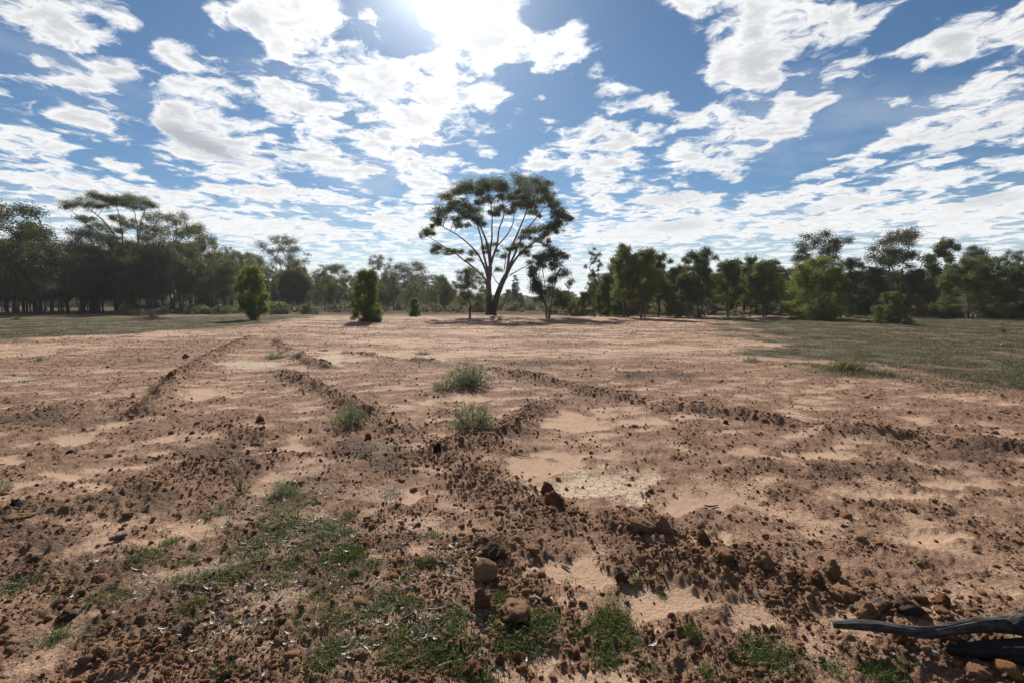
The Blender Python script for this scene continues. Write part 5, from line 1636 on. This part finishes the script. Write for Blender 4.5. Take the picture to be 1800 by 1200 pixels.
# ------------------------------------------------------------------ dead wood
def wood_log_material():
    m, nt, p, o = new_mat('weathered_wood')
    tc = nt.n('ShaderNodeTexCoord')
    mp_ = nt.n('ShaderNodeMapping'); mp_.inputs['Scale'].default_value = (6, 90, 90)
    nt.l(tc.outputs['Object'], mp_.inputs['Vector'])
    a = nt.noise(mp_.outputs[0], 1.0, 6, .65, dist=.4).outputs['Fac']
    b = nt.noise(tc.outputs['Object'], 7.0, 4, .6).outputs['Fac']
    c = nt.mix(nt.ss(a, .35, .7), (0.020, 0.018, 0.017), (0.115, 0.108, 0.10))
    c = nt.mix(nt.ss(b, .45, .65, 0, .85), c, (0.020, 0.018, 0.017))
    nt.l(c, p.inputs['Base Color'])
    p.inputs['Roughness'].default_value = .75
    bm_ = nt.n('ShaderNodeBump'); bm_.inputs['Strength'].default_value = 1.0; bm_.inputs['Distance'].default_value = .012
    nt.l(a, bm_.inputs['Height']); nt.l(bm_.outputs[0], p.inputs['Normal'])
    return m


M_LOG = wood_log_material()


def rough_tube(pts, rad, sides, seed, amp=.12, name='branch', mat=None):
    pts = np.asarray(pts, float)
    L_ = np.concatenate([[0], np.cumsum(np.linalg.norm(np.diff(pts, axis=0), axis=1))])
    n = int(min(max(24, L_[-1] / .012), 160))
    q = np.linspace(0, L_[-1], n)
    P_ = np.stack([np.interp(q, L_, pts[:, j]) for j in range(3)], 1)
    for _ in range(10):
        P_[1:-1] = (P_[:-2] + 2 * P_[1:-1] + P_[2:]) / 4
    R_ = np.interp(q, L_, rad)
    a = Acc()
    V_ = a.tube(P_, R_, sides)
    ang = np.arange(sides) * 2 * np.pi / sides
    qq, aa_ = np.meshgrid(q, ang, indexing='ij')
    d = 1 + amp * (fbm(qq * 3.2, np.cos(aa_) * 1.3 + 5, seed, 3) + .8 * perlin(np.sin(aa_) * 2.6 + 9, qq * 1.6 + np.cos(aa_) * 2.6, seed + 3) + .35 * perlin(aa_ * 0 + np.cos(aa_) * 6, qq * 2.5 + np.sin(aa_) * 6, seed + 5) + .45 * perlin(np.cos(aa_) * 5 + 3, np.sin(aa_) * 5 + qq * 1.1, seed + 7) - .5 * sstep(np.abs(perlin(np.cos(aa_) * 3.1 + 13, np.sin(aa_) * 3.1 + qq * .9, seed + 9)), .09, .0))
    V_ = P_[:, None, :] + (V_ - P_[:, None, :]) * d[:, :, None]
    a.V[0] = V_.reshape(-1, 3).astype(np.float32)
    for end, s in ((0, -1), (n - 1, 1)):               # broken ends
        c = P_[end] + (P_[end] - P_[1 if end == 0 else n - 2]) * .5
        i = a.n
        a.add([c], np.zeros((0, 4)))
        k = np.arange(sides); kn = (k + 1) % sides
        b = end * sides
        F_ = np.stack([np.full(sides, i), b + kn, b + k, b + k], 1) if s < 0 else np.stack([np.full(sides, i), b + k, b + kn, b + kn], 1)
        a.T.append(F_[:, :3])
    me = mesh_np(name, np.concatenate(a.V), [np.concatenate(a.Q), np.concatenate(a.T)], mat or M_LOG)
    return me


def gpt(px, py, z):
    x, y = gp(px, py)
    t = 1 - z / CAM_H
    return np.array([x * t, y * t, z])


zg = hz(*gp(1640, 1120))
P0 = gpt(1466, 1100, zg + .075)
e = empty('fallen_branch', (*gp(1640, 1120), zg))
org = np.array(e.location)
tag(e, 'grey-black weathered fallen branch with a charred fork, lying in the lower right corner', 'fallen branch')
main = [gpt(*p) for p in [(1466, 1097, zg + .09), (1500, 1097, zg + .095), (1545, 1100, zg + .095), (1590, 1107, zg + .09), (1625, 1112, zg + .085), (1660, 1107, zg + .085), (1700, 1100, zg + .095), (1745, 1096, zg + .11), (1790, 1098, zg + .12),
                           (1840, 1108, zg + .12), (1900, 1122, zg + .13), (1990, 1150, zg + .14)]]
M_main = rough_tube(np.array(main) - org, [.015, .020, .021, .022, .024, .025, .027, .031, .038, .048, .062, .07], 56, 5, .2, 'main_stem')
link('main_stem', M_main, e)
low = [gpt(*p) for p in [(1664, 1140, zg + .02), (1700, 1142, zg + .025), (1750, 1143, zg + .03), (1800, 1145, zg + .045), (1860, 1140, zg + .09), (1920, 1132, zg + .12)]]
link('charred_fork', rough_tube(np.array(low) - org, [.016, .028, .036, .045, .055, .06], 48, 8, .24, 'charred_fork', M_CHAR), e)
kn = [gpt(*p) for p in [(1782, 1100, zg + .12), (1792, 1088, zg + .15), (1800, 1080, zg + .17)]]
link('knot', rough_tube(np.array(kn) - org, [.04, .026, .012], 16, 11, .2, 'knot'), e)

# pieces of bark and sticks lying about
M_BARKCHIP = wood_material('bark_chip', (0.075, 0.052, 0.038), (0.14, 0.10, 0.075), (0.20, 0.15, 0.115), 12.0)
M_STRAW = wood_material('pale_stick', (0.30, 0.25, 0.20), (0.42, 0.36, 0.30), (0.22, 0.18, 0.14), 10.0)


def stick(label, pts, rad, mat, name='stick', cat='stick', lift=.006, sides=9, amp=.15, group=None):
    P_ = []
    for i, p in enumerate(pts):
        x, y = gp(*p)
        P_.append([x, y, hz(x, y) + lift + rad * .7])
    P_ = np.array(P_)
    o = link(name, rough_tube(P_ - P_[0], np.interp(np.linspace(0, 1, len(P_)), [0, .3, .8, 1], [rad * .6, rad, rad * .9, rad * .5]), sides, len(label), amp, name, mat))
    o.location = P_[0]
    return tag(o, label, cat, group)


stick('thick dark brown piece of dead bark lying on the rough soil at left', [(192, 951), (206, 947), (224, 942)], .019, M_BARKCHIP, 'bark_piece', 'bark', sides=14, amp=.25)
stick('short dark stick on the open ground right of the pale clay', [(1238, 893), (1248, 890), (1262, 888)], .008, M_BARKCHIP)
stick('pale curved stick between two grass tufts left of the round clod', [(698, 1043), (712, 1037), (726, 1033), (734, 1037)], .006, M_STRAW)
stick('pale twig among the small tufts left of the big round clod', [(646, 1040), (658, 1032), (666, 1020)], .004, M_STRAW)
stick('thin pale twig pointing down from the dark red clod', [(788, 1054), (800, 1066), (812, 1076)], .004, M_STRAW)
stick('forked dry twig in front of the flat ochre lump', [(818, 1080), (836, 1090), (850, 1098)], .004, M_STRAW)
stick('curved bark strip above the broad tuft', [(752, 1074), (766, 1078), (782, 1072)], .006, M_STRAW, 'bark_strip', 'bark')
stick('long pale bark strip near the bottom beside the widest tuft', [(770, 1176), (790, 1168), (812, 1164)], .008, M_STRAW, 'bark_strip', 'bark')
stick('curly pale bark strip left of the low tufts', [(598, 1104), (612, 1098), (628, 1092)], .007, M_STRAW, 'bark_strip', 'bark')
stick('dark bark sliver on sand below the broad tuft', [(704, 1094), (716, 1088), (730, 1082)], .007, M_BARKCHIP, 'bark_strip', 'bark')
stick('pale bark scrap right of the flat ochre lump', [(932, 1062), (942, 1059), (952, 1062)], .011, M_STRAW, 'bark_strip', 'bark')
stick('pale leaf-shaped bark scrap standing on sand right of the straw tangle', [(986, 988), (994, 992), (1002, 996)], .009, M_STRAW, 'bark_strip', 'bark')
stick('white bark chip by the low red clod pair', [(1004, 878), (1012, 884)], .007, M_STRAW, 'bark_strip', 'bark')
stick('pale root sticking out of the foreground ridge', [(1106, 897), (1114, 905), (1130, 916)], .006, M_STRAW)
stick('dark twig on the edge of the smooth sand by the short curved ridge', [(870, 790), (905, 800), (935, 803)], .007, M_BARKCHIP)
stick('grey stick lying among leaf litter low at left', [(300, 1062), (318, 1052), (334, 1046)], .005, M_STRAW)
stick('bent pale stick beside the lone tuft low at left', [(482, 1062), (494, 1052), (500, 1042)], .005, M_STRAW)
stick('long thin leaning dead stick near the small bush in the middle distance', [(781, 558), (786, 554), (790, 549)], .04, M_BARKCHIP, 'fallen_stick')
# straw tangle caught on the shaggy clod
x, y = gp(880, 985)
o = link('straw_tangle', blades(70, .07, .075, .002, 1.5, M_DRYG, 'straw_tangle', 301, 3)); o.location = (x, y, hz(x, y) + .045)
tag(o, 'tangle of dry straw caught on the shaggy dark clod', 'straw', None, 'stuff')


# ------------------------------------------------------------------ thin scattering volume over everything, added to lift dark trees like lens glare
HB = 9300.0
hv = np.array([[x, y, z] for z in (-6.0, 24.0) for y in (-HB, HB) for x in (-HB, HB)])
hf = np.array([[0, 2, 3, 1], [4, 5, 7, 6], [0, 1, 5, 4], [2, 6, 7, 3], [0, 4, 6, 2], [1, 3, 7, 5]])
hm = bpy.data.materials.new('air')  # added volume standing in for veiling glare of the lens
hm.use_nodes = True
hm.node_tree.nodes.clear()
ho = hm.node_tree.nodes.new('ShaderNodeOutputMaterial')
hp = hm.node_tree.nodes.new('ShaderNodeVolumePrincipled')
hp.inputs['Color'].default_value = (0.92, 0.95, 1.0, 1)
hp.inputs['Density'].default_value = 0.00020
hp.inputs['Anisotropy'].default_value = 0.3
hm.node_tree.links.new(hp.outputs[0], ho.inputs['Volume'])
glare_haze = link('glare_haze', mesh_np('glare_haze', hv, [hf], hm, smooth=False))
tag(glare_haze, 'thin pale veil added over the clearing and the woodland to imitate lens glare', 'glare_haze', None, 'stuff')
